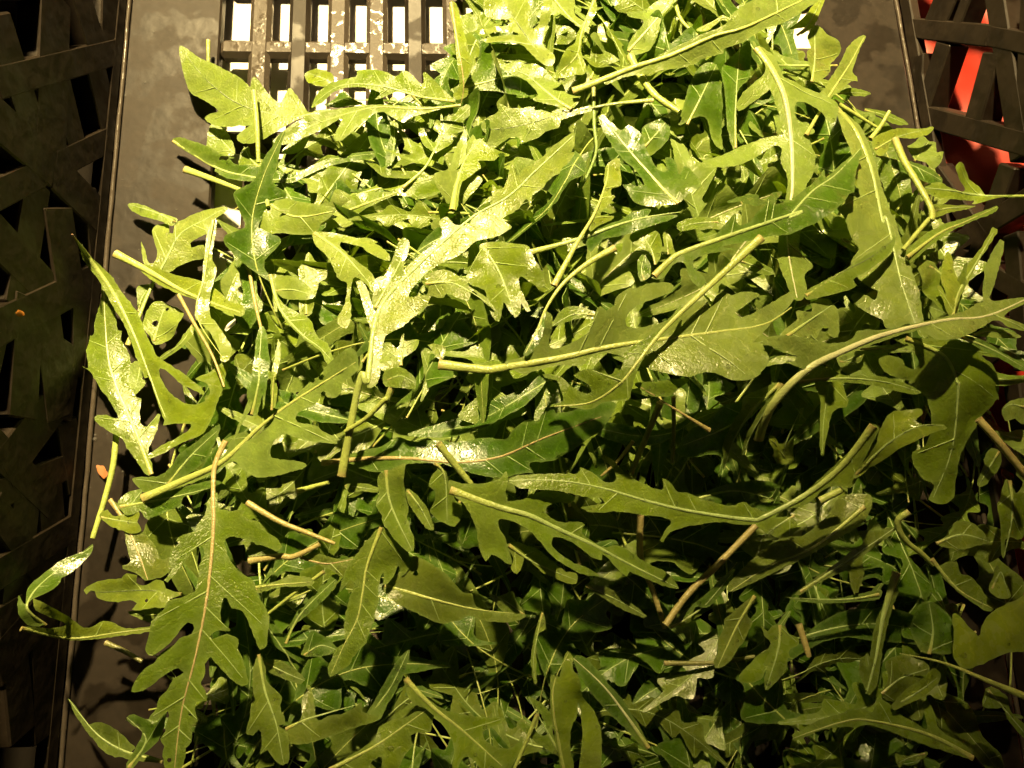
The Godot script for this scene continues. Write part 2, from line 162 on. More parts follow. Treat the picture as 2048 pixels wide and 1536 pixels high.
	_leaf("thick pale cut stalk widening into a leaf, below the jagged pale leaf on the left", "y", "y", 2.3, -0.08, 0.007, 0.2, [-1717,129,-1316,-1586,139,-1241,-1425,179,-1135,-1282,234,-1060,-1174,281,-1010],
		[-1616,-1260,-1554,-1251,-1483,-1213,-1348,-1166,-1277,-1117,-1225,-1067,-1163,-1034,-1171,-994,-1261,-1032,-1339,-1080,-1453,-1130,-1548,-1186,-1601,-1231], [])
	_leaf("narrow whitish leaf standing up across the thick cut stalk on the left", "p", "y", 0.9, 0.02, -0.0153, -0.5, [-1311,226,-1414,-1321,235,-1289,-1328,245,-1164,-1339,263,-1004,-1207,343,-807],
		[-1304,-1422,-1298,-1370,-1306,-1261,-1287,-1210,-1291,-1172,-1301,-1096,-1302,-1047,-1288,-999,-1257,-966,-1208,-893,-1188,-847,-1193,-809,-1219,-805,-1237,-859,-1287,-937,-1345,-999,-1342,-1066,-1335,-1165,-1334,-1278,-1329,-1368], [])
	_stalk("thin brown stalk below the narrow whitish leaf", "b", 1.0, 0.6, [-1436,192,-1115,-1362,230,-992,-1267,285,-841,-1209,317,-712])
	_leaf("thin curved leaf edge branching off the thin brown stalk", "m", "l", 0.4, 0.1, 0.0024, 0.2, [-1369,221,-983,-1404,217,-914,-1519,191,-837],
		[-1368,-984,-1362,-942,-1398,-900,-1443,-869,-1519,-834,-1471,-878,-1432,-899,-1399,-937], [])
	_leaf("shiny holed leaf lying deep between the brown-tipped and thin brown stalks", "p", "l", 0.8, 0.11, 0.0063, 0.27, [-1556,88,-961,-1545,84,-1023,-1526,80,-1104],
		[-1583,-1108,-1552,-1129,-1491,-1106,-1441,-1070,-1451,-1020,-1483,-973,-1548,-945,-1571,-979,-1611,-1039], [-1514,-1093,8,-1557,-1035,13])
	_leaf("small pale leaf piece right of the brown-tipped long stalk", "p", "l", 0.6, 0.1, 0.0004, 0.42, [-1632,69,-1091,-1624,63,-1149,-1595,58,-1207],
		[-1647,-1195,-1616,-1210,-1582,-1205,-1602,-1132,-1628,-1087,-1641,-1134], [])
	_leaf("short blunt leaf between the upright leaf at the left wall and the long yellow leaf", "p", "l", 0.5, -0.07, 0.0006, 0.06, [-1596,99,-869,-1601,103,-797,-1615,105,-744],
		[-1630,-869,-1591,-874,-1575,-844,-1584,-802,-1565,-795,-1601,-742,-1625,-747,-1634,-798], [])
	_stalk("pale brown stalk slanting down past the thin green upright leaf", "b", 1.0, 0.9, [-1182,185,-1266,-1138,230,-1084,-1094,278,-941])
	_leaf("dark leaf behind the pale brown stalk", "d", "l", 0.7, -0.11, -0.0068, -0.01, [-1219,157,-1303,-1159,193,-1170,-1124,226,-1061],
		[-1240,-1322,-1192,-1273,-1151,-1209,-1130,-1114,-1107,-1049,-1156,-964,-1203,-996,-1210,-1043,-1185,-1080,-1208,-1188,-1240,-1271], [])
	_leaf("thin dark green leaf standing upright left of the centre", "d", "l", 0.8, 0.06, 0.0002, 0.03, [-1095,362,-599,-1071,383,-706,-1072,380,-773,-1076,347,-930],
		[-1078,-934,-1056,-902,-1045,-842,-1036,-801,-1038,-739,-1046,-665,-1055,-614,-1058,-669,-1074,-598,-1086,-590,-1108,-645,-1105,-707,-1100,-652,-1096,-746,-1092,-820,-1094,-873], [])
	_leaf("slit yellow lobe standing up beside the thin dark upright leaf", "y", "y", 0.6, -0.08, -0.0041, -0.18, [-1010,433,-598,-1004,448,-705,-998,451,-726,-997,425,-856],
		[-998,-860,-988,-841,-986,-767,-996,-711,-992,-676,-997,-610,-1003,-608,-1015,-601,-1013,-610,-1014,-681,-1009,-755], [-995,-698,6])
	_leaf("pale leaf with long drooping finger lobes left of the long diagonal leaf", "p", "l", 1.0, 0.0, -0.012, -0.03, [-904,292,-1326,-783,347,-1214,-666,429,-1053],
		[-910,-1329,-852,-1326,-799,-1317,-741,-1297,-697,-1291,-656,-1267,-667,-1258,-638,-1228,-609,-1190,-604,-1160,-636,-1171,-687,-1210,-717,-1249,-780,-1274,-800,-1279,-802,-1261,-766,-1212,-718,-1165,-677,-1120,-656,-1078,-663,-1030,-692,-1069,-721,-1099,-743,-1103,-752,-1042,-744,-980,-743,-936,-759,-891,-785,-908,-792,-937,-772,-984,-766,-1044,-768,-1091,-800,-1113,-820,-1161,-852,-1218,-895,-1270], [])
	_leaf("rounded pale lobe left of the finger-lobed pale leaf", "p", "l", 0.6, 0.06, -0.0042, -0.01, [-1050,287,-1092,-979,302,-1091,-895,327,-1058],
		[-1053,-1147,-998,-1148,-946,-1125,-905,-1090,-891,-1058,-914,-1041,-971,-1051,-1018,-1064,-1045,-1096], [])
	_leaf("green leaf with a yellow rib under the rounded pale lobe", "m", "y", 0.8, 0.04, -0.0028, 0.25, [-921,322,-985,-930,288,-1096,-930,253,-1261],
		[-932,-1264,-900,-1218,-858,-1182,-861,-1143,-883,-1131,-890,-1079,-894,-1040,-901,-989,-939,-977,-954,-1042,-955,-1120,-966,-1185,-950,-1212], [])
	_leaf("long curved leaf with its blade on one side of a pale rib, left of centre", "m", "l", 1.0, -0.03, -0.0008, -0.13, [-1068,281,-1159,-1020,329,-1012,-926,384,-891,-850,421,-824,-794,456,-756],
		[-1071,-1160,-1044,-1092,-1011,-1032,-951,-987,-904,-958,-877,-904,-858,-866,-824,-840,-805,-790,-791,-756,-819,-756,-849,-812,-931,-886,-999,-966,-1044,-1059], [])
	_leaf("greyish leaf with a dark upright tip, tucked under the long diagonal leaf", "p", "l", 0.8, 0.11, 0.0038, 0.08, [-649,495,-948,-606,486,-1036,-564,481,-1122,-541,472,-1218],
		[-554,-1224,-533,-1216,-528,-1180,-548,-1121,-548,-1086,-564,-1034,-594,-983,-636,-949,-652,-944,-658,-985,-648,-1065,-621,-1071,-601,-1111,-580,-1170,-570,-1200], [])
	_leaf("glinting triangular leaf with three drooping lobes right of the long diagonal leaf", "m", "l", 1.0, -0.1, -0.0067, 0.32, [-267,526,-1172,-209,566,-1052,-164,638,-864],
		[-268,-1175,-205,-1175,-154,-1156,-104,-1127,-91,-1086,-64,-1034,-52,-983,-69,-973,-112,-998,-140,-1018,-142,-979,-130,-941,-109,-883,-125,-880,-141,-916,-144,-878,-164,-858,-187,-894,-201,-920,-208,-883,-219,-841,-243,-861,-256,-911,-264,-979,-308,-1011,-323,-1049,-301,-1095,-279,-1130], [])
	_leaf("crumpled wet leaf lying on the long diagonal leaf, its tip pointing right", "p", "l", 0.8, 0.12, -0.0109, -0.24, [-467,575,-1007,-365,602,-996,-239,660,-891],
		[-472,-1037,-431,-1052,-390,-1055,-344,-1026,-309,-1011,-325,-992,-281,-953,-248,-913,-235,-888,-268,-909,-305,-965,-321,-927,-356,-939,-396,-962,-406,-949,-442,-962,-467,-965,-456,-995], [])
	_leaf("small yellow curl sitting on the cut end of the long pale stalk", "y", "l", 0.4, 0.09, -0.0135, 0.29, [-418,647,-714,-423,635,-750,-455,620,-768],
		[-462,-770,-442,-774,-404,-761,-403,-736,-414,-710,-433,-722,-448,-753], [])
	_leaf("pale leaf pieces right of the stalk of the long diagonal leaf", "p", "l", 0.8, -0.02, -0.0028, 0.04, [-553,574,-713,-549,560,-774,-545,542,-837],
		[-624,-791,-590,-802,-569,-779,-557,-802,-550,-834,-540,-808,-495,-814,-503,-773,-539,-746,-558,-713,-568,-698,-607,-688,-623,-713], [])
	_leaf("small shiny rounded leaf beside the stalk of the long diagonal leaf", "m", "l", 0.5, -0.02, -0.0085, 0.39, [-600,607,-654,-549,636,-661,-501,654,-631],
		[-604,-681,-553,-693,-525,-672,-497,-640,-504,-609,-539,-616,-584,-626,-610,-643], [])
	_stalk("curved bright yellow stalk crossing over the stalk of the long diagonal leaf", "y", 1.4, 1.1, [-582,611,-628,-600,597,-587,-605,604,-589,-666,564,-539,-743,526,-500])
	_leaf("pale leaf with a brown-ended stalk and two small holes near its tip", "p", "y", 2.1, -0.05, -0.0009, 0.27, [-1485,279,-319,-1343,289,-379,-1199,325,-438,-1071,372,-543,-967,419,-610,-839,470,-677,-711,529,-740],
		[-1475,-329,-1394,-367,-1300,-405,-1236,-430,-1192,-463,-1152,-531,-1099,-667,-1095,-627,-1131,-555,-1154,-496,-1123,-498,-1058,-526,-1014,-558,-993,-611,-961,-617,-918,-651,-880,-687,-837,-708,-815,-736,-772,-766,-730,-787,-710,-777,-702,-743,-706,-707,-753,-682,-764,-643,-796,-626,-828,-653,-854,-610,-918,-585,-928,-566,-918,-550,-854,-535,-828,-513,-776,-484,-777,-465,-829,-473,-882,-483,-935,-502,-972,-514,-1010,-482,-1017,-442,-990,-431,-910,-415,-883,-399,-900,-389,-991,-375,-1070,-375,-1123,-408,-1156,-435,-1208,-413,-1288,-375,-1393,-344,-1468,-309], [-865,-693,8,-833,-701,10])
	_leaf("dark leaf on a pale level stalk under the smooth dark three-lobed leaf", "d", "l", 1.6, -0.08, 0.0043, -0.08, [-105,572,-1121,65,608,-1155,215,609,-1210,324,607,-1241,446,615,-1257],
		[86,-1155,162,-1204,232,-1232,271,-1261,326,-1275,343,-1272,329,-1239,377,-1247,435,-1242,322,-1198,240,-1173,160,-1156,116,-1111,101,-1134], [])
	_leaf("bright yellow-green leaf with a straight pale stalk, right of the long diagonal leaf", "y", "y", 1.6, 0.05, 0.006, -0.13, [-30,661,-963,58,644,-1122,138,614,-1258,198,563,-1410,214,536,-1490],
		[105,-1190,143,-1253,167,-1321,188,-1383,186,-1396,200,-1469,226,-1503,257,-1512,255,-1455,248,-1386,213,-1370,206,-1335,224,-1338,172,-1274,158,-1247,210,-1251,183,-1224,149,-1205,115,-1178], [])
	_leaf("dark folded leaf on a pale cut stalk that curves up right into a dark gap", "d", "y", 1.7, -0.12, -0.0128, 0.5, [185,681,-1092,88,682,-1036,-1,682,-962,-62,696,-874,-102,719,-781,-147,734,-698],
		[-73,-857,-58,-851,-56,-804,-70,-760,-87,-734,-141,-695,-151,-702,-118,-764,-90,-818], [])
	_leaf("broad grey-green leaf on a thick pale level stalk, in the middle of the heap", "p", "y", 2.3, 0.07, 0.007, 0.41, [-423,650,-695,-275,683,-667,-224,693,-668,-36,733,-686,107,748,-714,254,744,-736,502,741,-766,657,734,-792,772,707,-861],
		[-208,-682,-153,-698,-110,-723,-86,-767,-76,-829,-60,-819,-57,-779,-68,-734,-54,-717,-7,-726,36,-748,65,-766,80,-821,100,-842,119,-830,145,-846,156,-876,182,-896,203,-912,222,-905,262,-926,327,-937,357,-926,349,-905,298,-881,238,-856,197,-827,182,-798,187,-782,230,-779,265,-789,299,-796,329,-808,380,-851,445,-875,473,-880,480,-855,507,-895,539,-911,557,-895,605,-911,658,-901,637,-884,580,-847,549,-817,605,-824,679,-863,773,-915,783,-891,747,-849,698,-813,650,-763,596,-718,621,-712,631,-675,630,-644,600,-610,563,-585,500,-586,463,-606,421,-615,363,-602,285,-624,222,-647,197,-671,165,-685,114,-698,66,-684,36,-657,-29,-663,-99,-653,-155,-643], [])
	_leaf("leaf on a long straight yellow stalk crossing over the broad grey-green leaf", "m", "y", 1.9, -0.1, 0.0046, -0.1, [660,789,-1080,504,790,-943,342,801,-799,266,811,-723,196,821,-639,144,808,-582,56,762,-533,-57,725,-530],
		[366,-845,333,-810,285,-759,229,-724,179,-695,163,-679,157,-647,137,-611,111,-609,51,-635,3,-621,16,-609,49,-585,58,-564,32,-565,-3,-592,-20,-614,-46,-631,-91,-633,-84,-623,-47,-612,-39,-586,-28,-546,-65,-536,-71,-526,-52,-533,2,-521,55,-512,91,-528,117,-532,151,-525,168,-528,181,-565,187,-589,210,-639,265,-713,345,-789], [])
	_leaf("small petal-like leaf in the gap under the large dark sweeping leaf", "y", "l", 0.4, 0.08, 0.0074, 0.05, [381,644,-1082,382,636,-1130,383,626,-1173],
		[377,-1174,392,-1166,404,-1116,396,-1080,373,-1100,370,-1136], [])
	_leaf("small dark curled leaf at the right side of the dark gap", "d", "l", 0.5, 0.04, -0.0123, 0.26, [288,647,-986,283,637,-1031,299,629,-1083],
		[273,-1064,297,-1090,313,-1058,314,-1015,300,-990,274,-982,269,-1018], [])
	_leaf("mid-green lobe under the upper edge of the large dark sweeping leaf", "m", "l", 0.5, -0.03, 0.0006, -0.1, [577,627,-1212,505,620,-1212,432,617,-1197],
		[429,-1206,459,-1228,533,-1233,585,-1229,576,-1199,503,-1192,439,-1182], [])
	_leaf("shiny leaf hanging at the top of the dark gap", "m", "l", 0.6, 0.05, 0.0078, -0.12, [340,614,-1056,332,603,-1122,304,585,-1192],
		[267,-1188,327,-1209,365,-1188,376,-1133,341,-1055,330,-1104,297,-1126,270,-1159], [])
	_leaf("curled lobe beside the dark leaf on the curved cut stalk", "m", "l", 0.6, -0.07, 0.0, -0.02, [101,702,-842,27,687,-851,-47,685,-811],
		[-49,-810,-37,-837,4,-878,58,-876,105,-850,98,-828,55,-837,16,-829,-24,-815], [])
	_leaf("blunt finger lobe right of the cut end of the long straight yellow stalk", "m", "l", 0.6, -0.04, -0.0127, -0.11, [603,714,-1030,661,717,-1007,722,714,-980],
		[598,-1030,637,-1053,679,-1023,718,-997,724,-980,690,-975,645,-987,617,-1008], [])
	_leaf("narrow leaf lying slantwise across the long wet pale leaf on the right", "m", "d", 0.9, 0.01, -0.0001, 0.07, [817,729,-895,972,690,-991,1101,663,-1059,1221,639,-1144],
		[819,-911,908,-961,992,-1006,1078,-1062,1156,-1102,1216,-1150,1216,-1129,1180,-1080,1090,-1012,1012,-967,1020,-946,992,-926,931,-906,859,-886,815,-883], [])
	_leaf("toothed pale leaf just above the big purple-stemmed leaf", "p", "l", 0.9, -0.12, -0.0055, -0.05, [728,742,-748,834,714,-817,954,682,-892],
		[702,-742,733,-779,778,-813,776,-840,839,-844,838,-876,894,-897,921,-887,945,-836,937,-763,905,-770,902,-796,885,-799,843,-750,828,-765,801,-737,756,-744], [])
	_leaf("big leaf with a long curved purplish stalk sweeping across the right side of the heap", "p", "w", 2.2, 0.08, 0.0044, 0.1, [641,622,-425,655,735,-516,752,800,-616,886,781,-681,1063,747,-749,1309,697,-811,1503,644,-842,1697,600,-919],
		[1407,-855,1487,-895,1518,-910,1551,-1014,1608,-1112,1644,-1154,1658,-1144,1626,-1055,1579,-965,1552,-907,1631,-918,1698,-925,1684,-901,1617,-870,1572,-840,1616,-817,1651,-797,1646,-782,1573,-799,1534,-826,1425,-776,1318,-735,1241,-736,1204,-768,1106,-743,969,-696,873,-667,797,-641,752,-619,700,-634,678,-641,713,-645,719,-660,683,-676,631,-695,613,-709,639,-724,686,-724,766,-716,838,-707,920,-720,945,-740,953,-756,1066,-767,1249,-808], [])
	_leaf("two-pronged upright leaf in front of the dark right wall", "y", "l", 0.9, 0.12, -0.0146, 0.32, [1390,627,-844,1450,595,-949,1568,552,-1079,1705,503,-1239],
		[1484,-1137,1492,-1107,1470,-1048,1470,-1010,1506,-1049,1607,-1144,1692,-1242,1711,-1234,1687,-1198,1591,-1097,1507,-998,1453,-934,1420,-886,1390,-843,1371,-860,1367,-898,1358,-962,1372,-967,1385,-933,1392,-996,1435,-1075], [])
	_leaf("large leaf half in shadow hanging below the big purple-stemmed leaf", "m", "l", 1.2, -0.07, -0.0157, -0.09, [1222,600,-779,1358,591,-715,1393,588,-624,1400,577,-593,1405,482,-400,1349,410,-233],
		[1191,-775,1256,-780,1340,-775,1424,-765,1512,-740,1566,-713,1534,-706,1493,-711,1536,-680,1559,-613,1567,-561,1560,-564,1543,-535,1517,-506,1477,-447,1439,-367,1434,-297,1424,-232,1385,-207,1332,-225,1349,-275,1302,-306,1267,-382,1310,-420,1315,-506,1295,-581,1250,-632,1251,-639,1185,-650,1140,-676,1130,-713,1165,-722,1210,-714,1229,-687,1268,-676,1275,-692,1247,-733], [])
	_leaf("dark narrow leaf slanting down to the right edge below the big purple-stemmed leaf", "d", "l", 0.8, 0.07, 0.0036, 0.12, [1384,664,-760,1497,651,-717,1609,649,-647],
		[1384,-763,1440,-758,1499,-733,1533,-706,1582,-679,1611,-658,1605,-634,1550,-662,1502,-694,1451,-720], [])
	_leaf("pale sliver of leaf beneath the purplish stalk", "p", "l", 0.6, -0.07, -0.0012, -0.21, [988,714,-709,1081,704,-710,1182,696,-703],
		[988,-712,1084,-725,1166,-730,1183,-703,1107,-698,1043,-697], [])
	_leaf("small crumpled leaf beneath the purplish stalk, left of the pale sliver", "p", "l", 0.5, 0.06, -0.0009, 0.11, [914,708,-668,962,703,-664,983,704,-633],
		[905,-679,956,-699,1009,-699,974,-678,971,-652,989,-632,964,-616,928,-626], [])
	_leaf("long leaf lying level along the top of the black hollow on the right", "m", "l", 0.8, 0.03, 0.0, -0.26, [746,750,-590,898,735,-604,1059,713,-594,1194,686,-562],
		[741,-594,810,-627,866,-643,902,-617,982,-613,1063,-610,1150,-587,1195,-561,1141,-556,1031,-579,898,-591,813,-590,750,-575], [])
	_leaf("pointed leaf hanging into the black hollow, left of the yellow cut stalk end", "m", "l", 0.9, -0.1, 0.0068, -0.07, [686,740,-587,606,693,-511,560,615,-428,542,535,-335],
		[689,-592,629,-528,589,-477,557,-418,549,-356,540,-333,528,-413,545,-470,573,-520,578,-557,617,-572], [])
	_leaf("bright narrow leaf hanging straight beside the yellow cut stalk end", "y", "l", 0.8, 0.0, -0.0135, 0.36, [682,770,-580,614,686,-463,587,605,-377],
		[683,-580,644,-521,607,-450,590,-378,583,-375,585,-417,603,-472,638,-530], [])
	_leaf("dark leaf at the rim of the black hollow behind the yellow cut stalk end", "d", "l", 1.0, 0.08, 0.0056, 0.07, [686,676,-583,571,604,-485,404,547,-423],
		[394,-432,428,-470,495,-509,535,-543,613,-565,645,-572,707,-592,682,-554,615,-494,568,-439,545,-372,518,-310,529,-373,495,-386,425,-380,376,-397], [])
	_leaf("pale leaf lying just under the right end of the big purple-stemmed leaf", "p", "l", 0.6, 0.06, -0.0143, 0.33, [1454,628,-778,1553,606,-797,1649,597,-779],
		[1448,-777,1521,-808,1610,-800,1655,-779,1604,-771,1513,-774], [])
	_leaf("pale leaf by the right edge beneath a tan stalk", "p", "l", 0.7, -0.04, 0.0035, 0.09, [1655,523,-419,1592,530,-429,1520,544,-447],
		[1515,-450,1581,-445,1660,-450,1637,-355,1598,-386,1558,-418], [])
	_leaf("pale lobed leaf at the right edge beside the large half-shaded leaf", "p", "l", 0.7, 0.03, 0.0073, -0.2, [1614,606,-519,1557,614,-529,1529,612,-515],
		[1523,-510,1555,-540,1621,-546,1609,-463,1571,-479,1537,-474], [])
	_leaf("green leaf mass behind the two-pronged upright leaf", "m", "l", 0.8, -0.1, -0.005, 0.35, [1375,566,-1063,1426,563,-1018,1447,582,-887],
		[1325,-1079,1388,-1081,1415,-1039,1447,-990,1498,-1065,1489,-996,1460,-918,1430,-863,1376,-875,1353,-911,1326,-992], [])
	_stalk("straight pale stalk lying on the left floor strip near the wall foot", "y", 1.6, 1.5, [-1661,112,-627,-1661,115,-474,-1679,117,-348,-1707,130,-195])
	_leaf("dark leaf with a fine pale rib under the pale leaf with the brown-ended stalk", "d", "l", 0.9, -0.08, 0.007, 0.36, [-1416,239,-371,-1334,256,-468,-1234,292,-553],
		[-1537,-395,-1503,-401,-1452,-400,-1413,-421,-1392,-446,-1371,-477,-1330,-507,-1275,-546,-1224,-579,-1232,-534,-1264,-463,-1313,-422,-1405,-374,-1480,-343,-1503,-355], [])
	_leaf("dark shaded leaf under the brown stalk end at lower left", "d", "l", 0.9, 0.02, -0.0153, -0.05, [-1598,180,-302,-1450,190,-324,-1228,244,-360],
		[-1609,-312,-1583,-355,-1530,-365,-1525,-326,-1424,-353,-1313,-375,-1240,-382,-1204,-349,-1283,-341,-1366,-329,-1377,-303,-1433,-276,-1491,-252,-1523,-283,-1565,-269], [])
	_leaf("yellow leaf end at the left floor strip beside the straight pale stalk", "y", "l", 0.5, 0.11, 0.0004, -0.08, [-1663,178,-267,-1603,184,-254,-1527,190,-241],
		[-1670,-272,-1641,-294,-1621,-271,-1580,-275,-1527,-282,-1528,-246,-1514,-214,-1540,-204,-1583,-216,-1633,-239], [])
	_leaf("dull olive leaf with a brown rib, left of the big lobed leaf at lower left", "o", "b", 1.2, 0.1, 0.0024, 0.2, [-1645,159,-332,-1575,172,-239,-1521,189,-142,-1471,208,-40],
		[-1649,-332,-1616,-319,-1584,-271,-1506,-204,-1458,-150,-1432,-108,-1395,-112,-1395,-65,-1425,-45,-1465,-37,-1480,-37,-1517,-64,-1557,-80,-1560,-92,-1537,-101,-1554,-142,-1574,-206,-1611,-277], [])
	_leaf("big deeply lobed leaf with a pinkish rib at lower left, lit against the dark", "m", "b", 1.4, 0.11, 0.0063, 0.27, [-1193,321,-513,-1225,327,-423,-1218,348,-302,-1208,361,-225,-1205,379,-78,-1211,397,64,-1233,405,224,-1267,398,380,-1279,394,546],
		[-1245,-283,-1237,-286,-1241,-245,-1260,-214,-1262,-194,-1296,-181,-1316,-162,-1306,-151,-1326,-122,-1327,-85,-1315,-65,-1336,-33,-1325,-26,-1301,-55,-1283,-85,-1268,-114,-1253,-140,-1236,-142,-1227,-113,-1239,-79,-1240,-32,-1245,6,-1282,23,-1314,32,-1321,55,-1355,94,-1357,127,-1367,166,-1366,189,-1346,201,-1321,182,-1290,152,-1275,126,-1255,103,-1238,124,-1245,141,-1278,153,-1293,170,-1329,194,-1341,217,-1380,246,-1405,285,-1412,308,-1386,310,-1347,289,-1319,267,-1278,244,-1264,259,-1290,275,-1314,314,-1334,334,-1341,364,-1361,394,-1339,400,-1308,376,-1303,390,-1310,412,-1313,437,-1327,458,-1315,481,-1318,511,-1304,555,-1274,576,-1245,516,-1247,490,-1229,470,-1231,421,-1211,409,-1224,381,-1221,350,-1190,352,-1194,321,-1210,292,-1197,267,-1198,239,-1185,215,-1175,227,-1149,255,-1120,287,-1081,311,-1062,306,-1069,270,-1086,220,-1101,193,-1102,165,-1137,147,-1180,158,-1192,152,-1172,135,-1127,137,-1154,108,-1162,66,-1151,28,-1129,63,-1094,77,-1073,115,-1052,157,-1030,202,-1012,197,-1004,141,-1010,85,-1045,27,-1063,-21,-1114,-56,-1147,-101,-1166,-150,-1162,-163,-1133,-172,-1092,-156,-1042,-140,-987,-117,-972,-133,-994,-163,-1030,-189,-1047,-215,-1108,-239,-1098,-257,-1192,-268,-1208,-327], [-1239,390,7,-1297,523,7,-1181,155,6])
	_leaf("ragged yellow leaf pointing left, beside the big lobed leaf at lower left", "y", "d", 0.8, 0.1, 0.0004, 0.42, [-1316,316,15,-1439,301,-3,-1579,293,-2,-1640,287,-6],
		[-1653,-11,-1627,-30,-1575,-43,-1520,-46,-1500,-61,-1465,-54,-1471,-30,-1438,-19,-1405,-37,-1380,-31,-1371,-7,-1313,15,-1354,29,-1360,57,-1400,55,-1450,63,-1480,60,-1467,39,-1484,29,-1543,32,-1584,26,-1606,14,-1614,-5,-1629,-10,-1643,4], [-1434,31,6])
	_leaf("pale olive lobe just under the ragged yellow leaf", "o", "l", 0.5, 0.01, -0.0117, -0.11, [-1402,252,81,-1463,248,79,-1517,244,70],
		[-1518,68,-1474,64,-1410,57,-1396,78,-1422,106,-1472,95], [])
	_leaf("curled leaf with a lit yellow lower edge at the foot of the left wall", "y", "y", 1.0, -0.09, -0.0059, 0.5, [-1783,416,104,-1695,262,147,-1542,259,135,-1431,245,125],
		[-1784,103,-1759,101,-1726,109,-1699,102,-1708,81,-1733,59,-1747,35,-1752,11,-1741,13,-1721,27,-1697,48,-1685,74,-1662,104,-1635,115,-1586,94,-1548,105,-1513,122,-1430,120,-1428,135,-1516,145,-1616,153,-1694,153,-1755,129], [])
	_leaf("dark leaf folded against the foot of the left wall, edge lit thinly", "d", "l", 0.8, -0.07, -0.0149, -0.04, [-1751,326,99,-1786,393,29,-1771,278,-64,-1664,222,-162],
		[-1823,-1,-1791,30,-1815,-23,-1794,-70,-1754,-114,-1694,-143,-1666,-169,-1663,-147,-1689,-101,-1718,-67,-1737,-53,-1735,-29,-1755,-5,-1778,12,-1786,30,-1775,69,-1750,95,-1781,102,-1802,77], [])
	_stalk("dim stalk end right of the curled leaf by the left wall", "o", 1.3, 1.1, [-1621,156,172,-1550,162,204,-1486,167,240])
	_leaf("dim narrow leaf on the floor in the lower left corner", "o", "l", 0.9, 0.08, 0.0075, 0.38, [-1383,201,563,-1513,196,525,-1618,188,461,-1720,174,354],
		[-1724,351,-1686,384,-1650,435,-1618,429,-1578,432,-1537,457,-1495,501,-1476,517,-1492,535,-1437,538,-1380,564,-1435,562,-1504,548,-1562,532,-1617,489,-1674,427], [])
	_leaf("dim green forked leaf left of the tip of the big lobed leaf", "d", "l", 0.8, 0.06, -0.0035, 0.42, [-1470,262,564,-1420,261,481,-1489,255,410],
		[-1492,410,-1467,399,-1425,415,-1388,429,-1355,393,-1357,430,-1377,486,-1423,525,-1458,569,-1479,564,-1462,524,-1438,476,-1435,452,-1472,433], [])
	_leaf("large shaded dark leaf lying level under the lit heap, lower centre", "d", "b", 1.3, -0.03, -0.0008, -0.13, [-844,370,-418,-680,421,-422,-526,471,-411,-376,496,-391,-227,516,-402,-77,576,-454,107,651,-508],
		[-691,-454,-629,-460,-577,-492,-526,-472,-450,-474,-375,-464,-324,-468,-274,-475,-235,-467,-204,-460,-180,-488,-126,-522,-99,-510,-63,-557,-44,-550,-36,-533,30,-537,91,-551,140,-560,160,-549,142,-514,111,-467,73,-446,36,-421,-16,-392,-64,-376,-121,-377,-127,-365,-113,-345,-175,-340,-203,-332,-277,-339,-351,-362,-426,-390,-456,-392,-546,-392,-639,-373,-702,-387,-743,-410,-839,-412], [])
	_leaf("hanging lobe with a wet glint on its rib, below the large level shaded leaf", "m", "l", 0.9, 0.11, 0.0038, 0.08, [-610,477,-372,-597,454,-260,-526,440,-104],
		[-634,-361,-595,-372,-545,-392,-551,-345,-547,-297,-537,-234,-543,-218,-518,-136,-523,-101,-539,-99,-577,-131,-601,-166,-621,-195,-631,-231,-645,-255,-635,-298,-640,-338], [])
	_leaf("smooth finger lobe right of the hanging glinting lobe", "m", "l", 0.6, -0.1, -0.0067, 0.32, [-540,445,-304,-498,444,-248,-459,436,-173],
		[-544,-309,-518,-298,-478,-252,-454,-192,-453,-169,-479,-177,-513,-222,-538,-263], [])
	_leaf("short drooping leaf left of the leaf pair that points at the lower right", "m", "l", 0.7, 0.12, -0.0109, -0.24, [-445,525,-386,-411,511,-342,-406,474,-199],
		[-460,-393,-435,-376,-406,-357,-396,-309,-373,-261,-357,-251,-359,-207,-380,-178,-414,-188,-453,-214,-463,-234,-446,-262,-446,-295,-466,-310,-455,-343,-434,-371], [])
	_stalk("short yellow cut stalk above the long leaf that points at the lower right", "y", 1.7, 1.4, [-431,576,-444,-366,542,-362,-323,522,-312])
	_leaf("long lobed leaf with a cut stalk, pointing at the lower right over the dark hollow", "m", "l", 1.9, 0.09, -0.0135, 0.29, [-394,545,-292,-233,538,-232,-133,536,-201,-25,516,-149,85,490,-99,221,442,-28,387,390,51],
		[-397,-324,-353,-312,-280,-311,-230,-324,-206,-349,-203,-309,-212,-279,-203,-259,-205,-250,-156,-253,-100,-277,-59,-288,-13,-278,27,-262,10,-241,-41,-242,-77,-222,-69,-198,-24,-178,27,-178,57,-168,45,-138,116,-94,169,-97,222,-72,274,-37,344,-5,386,40,392,54,341,45,271,18,208,-9,197,8,165,-20,135,-54,115,-68,109,-50,72,-61,38,-90,-12,-120,-56,-127,-63,-108,-39,-78,10,-43,60,-23,95,2,39,-4,-16,-34,-64,-69,-98,-112,-135,-151,-183,-181,-231,-192,-235,-168,-213,-125,-195,-45,-238,-69,-262,-78,-282,-57,-304,-118,-308,-161,-331,-213,-354,-248,-392,-283], [])
